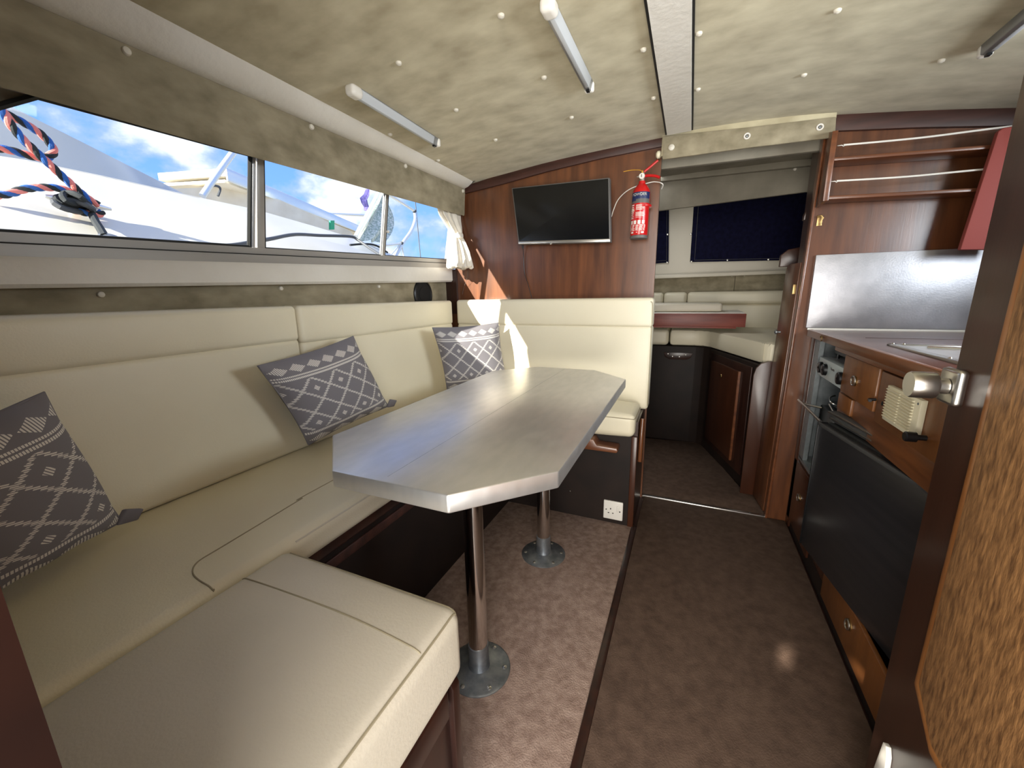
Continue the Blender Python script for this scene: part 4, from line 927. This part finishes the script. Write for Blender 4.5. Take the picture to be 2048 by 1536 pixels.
part('cabin_side', MB().loft([cb, c1, bk, bk0]), 'gelcoat', nb)

# solar hardtop boat behind
ht = thing('hardtop', 'white flat hardtop panel with aluminium rail behind the neighbouring boat', 'boat roof', (-3.6, 2.5, 1.8))
A = at(0, -3.1, 452, 352); zA = A.z
Bq = at(2, zA, 725, 463); Cq = at(2, zA, 318, 361)
Dq = Bq+(Cq-A)
part('panel', MB().poly([A, Bq, Dq, Cq], (0, 0, .05)), 'gelcoat', ht)
part('side_rail', MB().poly([A+Vector((.015, 0, -.035)), Bq+Vector((.015, 0, -.035)), Bq+Vector((.015, 0, .055)), A+Vector((.015, 0, .055))], (-.02, 0, 0), .004), 'tube', ht)
part('underside', MB().poly([A+Vector((-.02, .0, -.02)), Bq+Vector((-.02, 0, -.02)), Dq+Vector((0, 0, -.02)), Cq+Vector((0, 0, -.02))], (0, 0, -.02)), 'beigeboard', ht)
lw = [at(0, -3.3, px, py) for px, py in ((335, 378), (470, 372), (560, 400), (700, 462), (716, 480), (600, 470), (430, 425))]
part('lower_fairing', MB().poly(lw, (-.08, 0, 0)), 'beigeboard', ht)
part('strap', MB().poly([at(0, -3.02, px, py) for px, py in ((661, 441), (669, 441), (669, 459), (661, 459))], (-.02, 0, 0)), 'green', ht, 'green strap')
part('wire_loop', MB().tube(spline([at(0, -3.0, px, py) for px, py in ((408, 386), (425, 372), (440, 376), (436, 392))]), .008, 6), 'cablegrey', ht)
def pole(name, label, X, pts, rpx, m, cat='rail', k=5, group=None):
    p = [at(0, X, a, b) for a, b in pts]; p = spline(p, k) if len(p) > 2 else p
    d_ = (at(0, X, *pts[0])-CAM).dot(FW); return solo(name, MB().tube(p, rpx/FPX*d_, 10), m, label, cat, group)
pole('canopy_pole', 'thick grey pole slanting up in front of the hardtop', -2.62, [(405, 392), (437, 345), (470, 300)], 6.5, 'tube', 'pole')
rl = thing('pulpit_rail', 'bent stainless bow rail with joints against the clouds', 'rail', at(0, -3.0, 800, 500))
def rp(nm, pts, rpx, m='tube', X=-3.0):
    p = [at(0, X, a, b) for a, b in pts]; p = spline(p, 6) if len(p) > 2 else p
    d_ = (at(0, X, *pts[0])-CAM).dot(FW); return part(nm, MB().tube(p, rpx/FPX*d_, 10), m, rl)
rp('upper_tube', [(776, 388), (800, 403), (829, 422)], 3); rp('bend_tube', [(829, 422), (830, 440), (822, 462), (808, 482), (798, 500), (785, 525)], 3.2)
rp('leg_tube', [(785, 525), (772, 560), (762, 600)], 3.2); rp('cross_tube', [(745, 491), (775, 490), (803, 487)], 2.6)
rp('stay', [(803, 487), (790, 500), (778, 515)], 1.3); rp('stay', [(803, 487), (808, 515)], 1.2)
for px, py in ((829, 423), (803, 487)):
    p = at(0, -3.0, px, py); part('joint', MB().lathe([(.012, -.02), (.02, -.014), (.02, .014), (.012, .02)], p, (.2, .3, 1), 12), 'cablegrey', rl)
pole('rigging_wire', 'thin vertical rigging wire right of the bow rail', -4, [(830, 395), (834, 440), (842, 525)], .9, 'cablegrey', 'wire')
pole('awning_pole', 'thick pale slanting pole carrying the green netting', -2.9, [(713, 474), (760, 385)], 6, 'tube', 'pole')
pole('boat_hook_pole', 'horizontal pale pole behind the hardtop end', -4.2, [(640, 427), (742, 431)], 2.6, 'tube', 'pole')
mb = MB(); rows = []
for i in range(9):
    v_ = i/8; rr_ = []
    for j in range(13):
        u_ = j/12; px = (762-44*v_)+(u_*(8+50*math.sin(v_*2.2)*.9)); py = 386+92*v_+8*u_*v_
        p = at(0, -2.85, px, py); rr_.append(p+Vector((.03*math.sin(u_*11+v_*3), 0, .01*math.sin(u_*17))))
    rows.append(rr_)
back_ = [[p+Vector((-.01, 0, 0)) for p in r_] for r_ in rows]
mb.loft(rows).loft(back_)
solo('netting', mb, 'mesh', 'pale green netting draped from the slanting pole', 'netting')
mb = MB(); rr = []
for px, py, h in ((735, 380, 3), (733, 390, 5), (727, 398, 8), (729, 406, 7), (733, 414, 5), (731, 420, 2)):
    c0 = at(0, -4.15, px, py); rr.append([c0+Vector((.02*math.cos(a), h/FPX*4.6*math.cos(a)*(1+.2*math.sin(3*a)), .012*math.sin(a))) for a in [k*math.pi/6 for k in range(12)]])
mb.loft(rr, closed=True, caps=True)
solo('furled_flag', mb, 'purple', 'furled violet cloth hanging above the horizontal pole', 'flag')
cb_ = [at(0, X, px, py) for X, px, py in ((-1.66, 425, 494), (-1.68, 470, 490), (-1.72, 500, 485), (-1.80, 540, 478), (-1.90, 590, 469), (-1.97, 640, 471), (-1.97, 700, 473), (-1.95, 716, 480), (-1.86, 740, 497), (-1.72, 768, 515))]
solo('deck_cable', MB().tube(spline(cb_, 5), .0085, 8), 'cablegrey', 'dark cable running along the neighbour deck edge', 'cable')
pole('striped_line', 'black and white flecked line crossing at the netting foot', -1.96, [(700, 490), (730, 488), (752, 491), (775, 505)], 2, 'ropeblack', 'rope', 4)

# mooring rope: three coloured strands laid round each other
def rope(par, pts, rpx, X, turns_per_m=15, nm='strand'):
    p = spline([at(0, X-(q[2] if len(q) > 2 else 0), q[0], q[1]) for q in pts], 14)
    d_ = (p[0]-CAM).dot(FW); R_ = rpx/FPX*d_
    for k, m in enumerate(('ropepink', 'ropeblue', 'ropeblack')):
        o_ = []; s_ = 0; nn_ = (p[1]-p[0]).orthogonal().normalized()
        for i, q in enumerate(p):
            t_ = (p[min(i+1, len(p)-1)]-p[max(i-1, 0)]).normalized(); nn_ = (nn_-t_*nn_.dot(t_)).normalized(); b_ = t_.cross(nn_)
            if i: s_ += (q-p[i-1]).length
            a = s_*turns_per_m*2*math.pi+k*2*math.pi/3
            o_.append(q+(nn_*math.cos(a)+b_*math.sin(a))*R_*.44)
        part(nm, MB().tube(o_, R_*.72, 8), m, par, {'ropepink': 'faded red strand', 'ropeblue': 'blue strand', 'ropeblack': 'black strand'}[m])
rt = thing('mooring_rope', 'red blue and black mooring rope looped outside the aft window', 'rope', at(0, -1.95, 110, 400))
rope(rt, [(-8, 205), (6, 226), (22, 250), (44, 277), (64, 296), (84, 315), (104, 333), (124, 352), (140, 366), (156, 381), (176, 397), (196, 410)], 7.2, -1.98)
rope(rt, [(2, 220), (14, 228), (29, 236), (48, 246), (66, 257), (82, 268), (95, 281), (104, 293), (107, 303), (100, 312), (88, 315), (70, 314), (50, 309), (33, 304), (12, 299), (-16, 295)], 6.8, -2.01)
rope(rt, [(-30, 396), (-8, 391), (10, 389), (27, 385), (46, 379), (66, 376), (84, 375), (100, 375), (118, 377), (135, 381), (152, 388), (166, 396), (182, 407)], 6.8, -1.99)
rope(rt, [(128, 415), (145, 420), (162, 424), (180, 428), (196, 429), (205, 424)], 6.0, -1.97)
cl = thing('deck_cleat', 'metal deck cleat wound with dark rope in the aft window', 'cleat', at(0, -2.0, 155, 430))
part('horns', MB().tube([at(0, -1.99, px, py) for px, py in ((90, 392), (110, 398), (150, 407), (190, 413), (222, 419))], .012, 10, taper=lambda s: .45+.9*math.sin(math.pi*s)), 'tube', cl)
part('foot', MB().cyl(at(0, -2.0, 150, 407), at(0, -2.02, 152, 425), .016, 12), 'tube', cl)
for ph, (a_, b_) in enumerate((((112, 398), (178, 412)), ((108, 404), (186, 420)), ((120, 392), (172, 402)))):
    pts = []
    for k in range(17):
        an = k/16*2*math.pi; cx_ = (a_[0]+b_[0])/2+(b_[0]-a_[0])/2*math.cos(an)*(1 if ph != 2 else .8); cy2 = (a_[1]+b_[1])/2+(b_[1]-a_[1])/2*math.cos(an)+10*math.sin(an)
        pts.append(at(0, -1.965+.01*ph-.02*math.sin(2*an), cx_, cy2))
    part('rope_turn', MB().tube(pts, .0095, 8), 'ropeblack' if ph != 1 else 'cablegrey', cl)
part('rope_tail', MB().tube(spline([at(0, X_, px, py) for X_, px, py in ((-1.96, 185, 430), (-1.88, 192, 444), (-1.78, 202, 460), (-1.70, 210, 474))]), .012, 8), 'ropeblack', cl)
part('deck_eye', MB().lathe([(.030, 0), (.030, .006), (.018, .012), (0, .014)], at(0, -1.70, 221, 477), (.45, -.1, .9), 24, (1, .5)), 'castiron', cl)
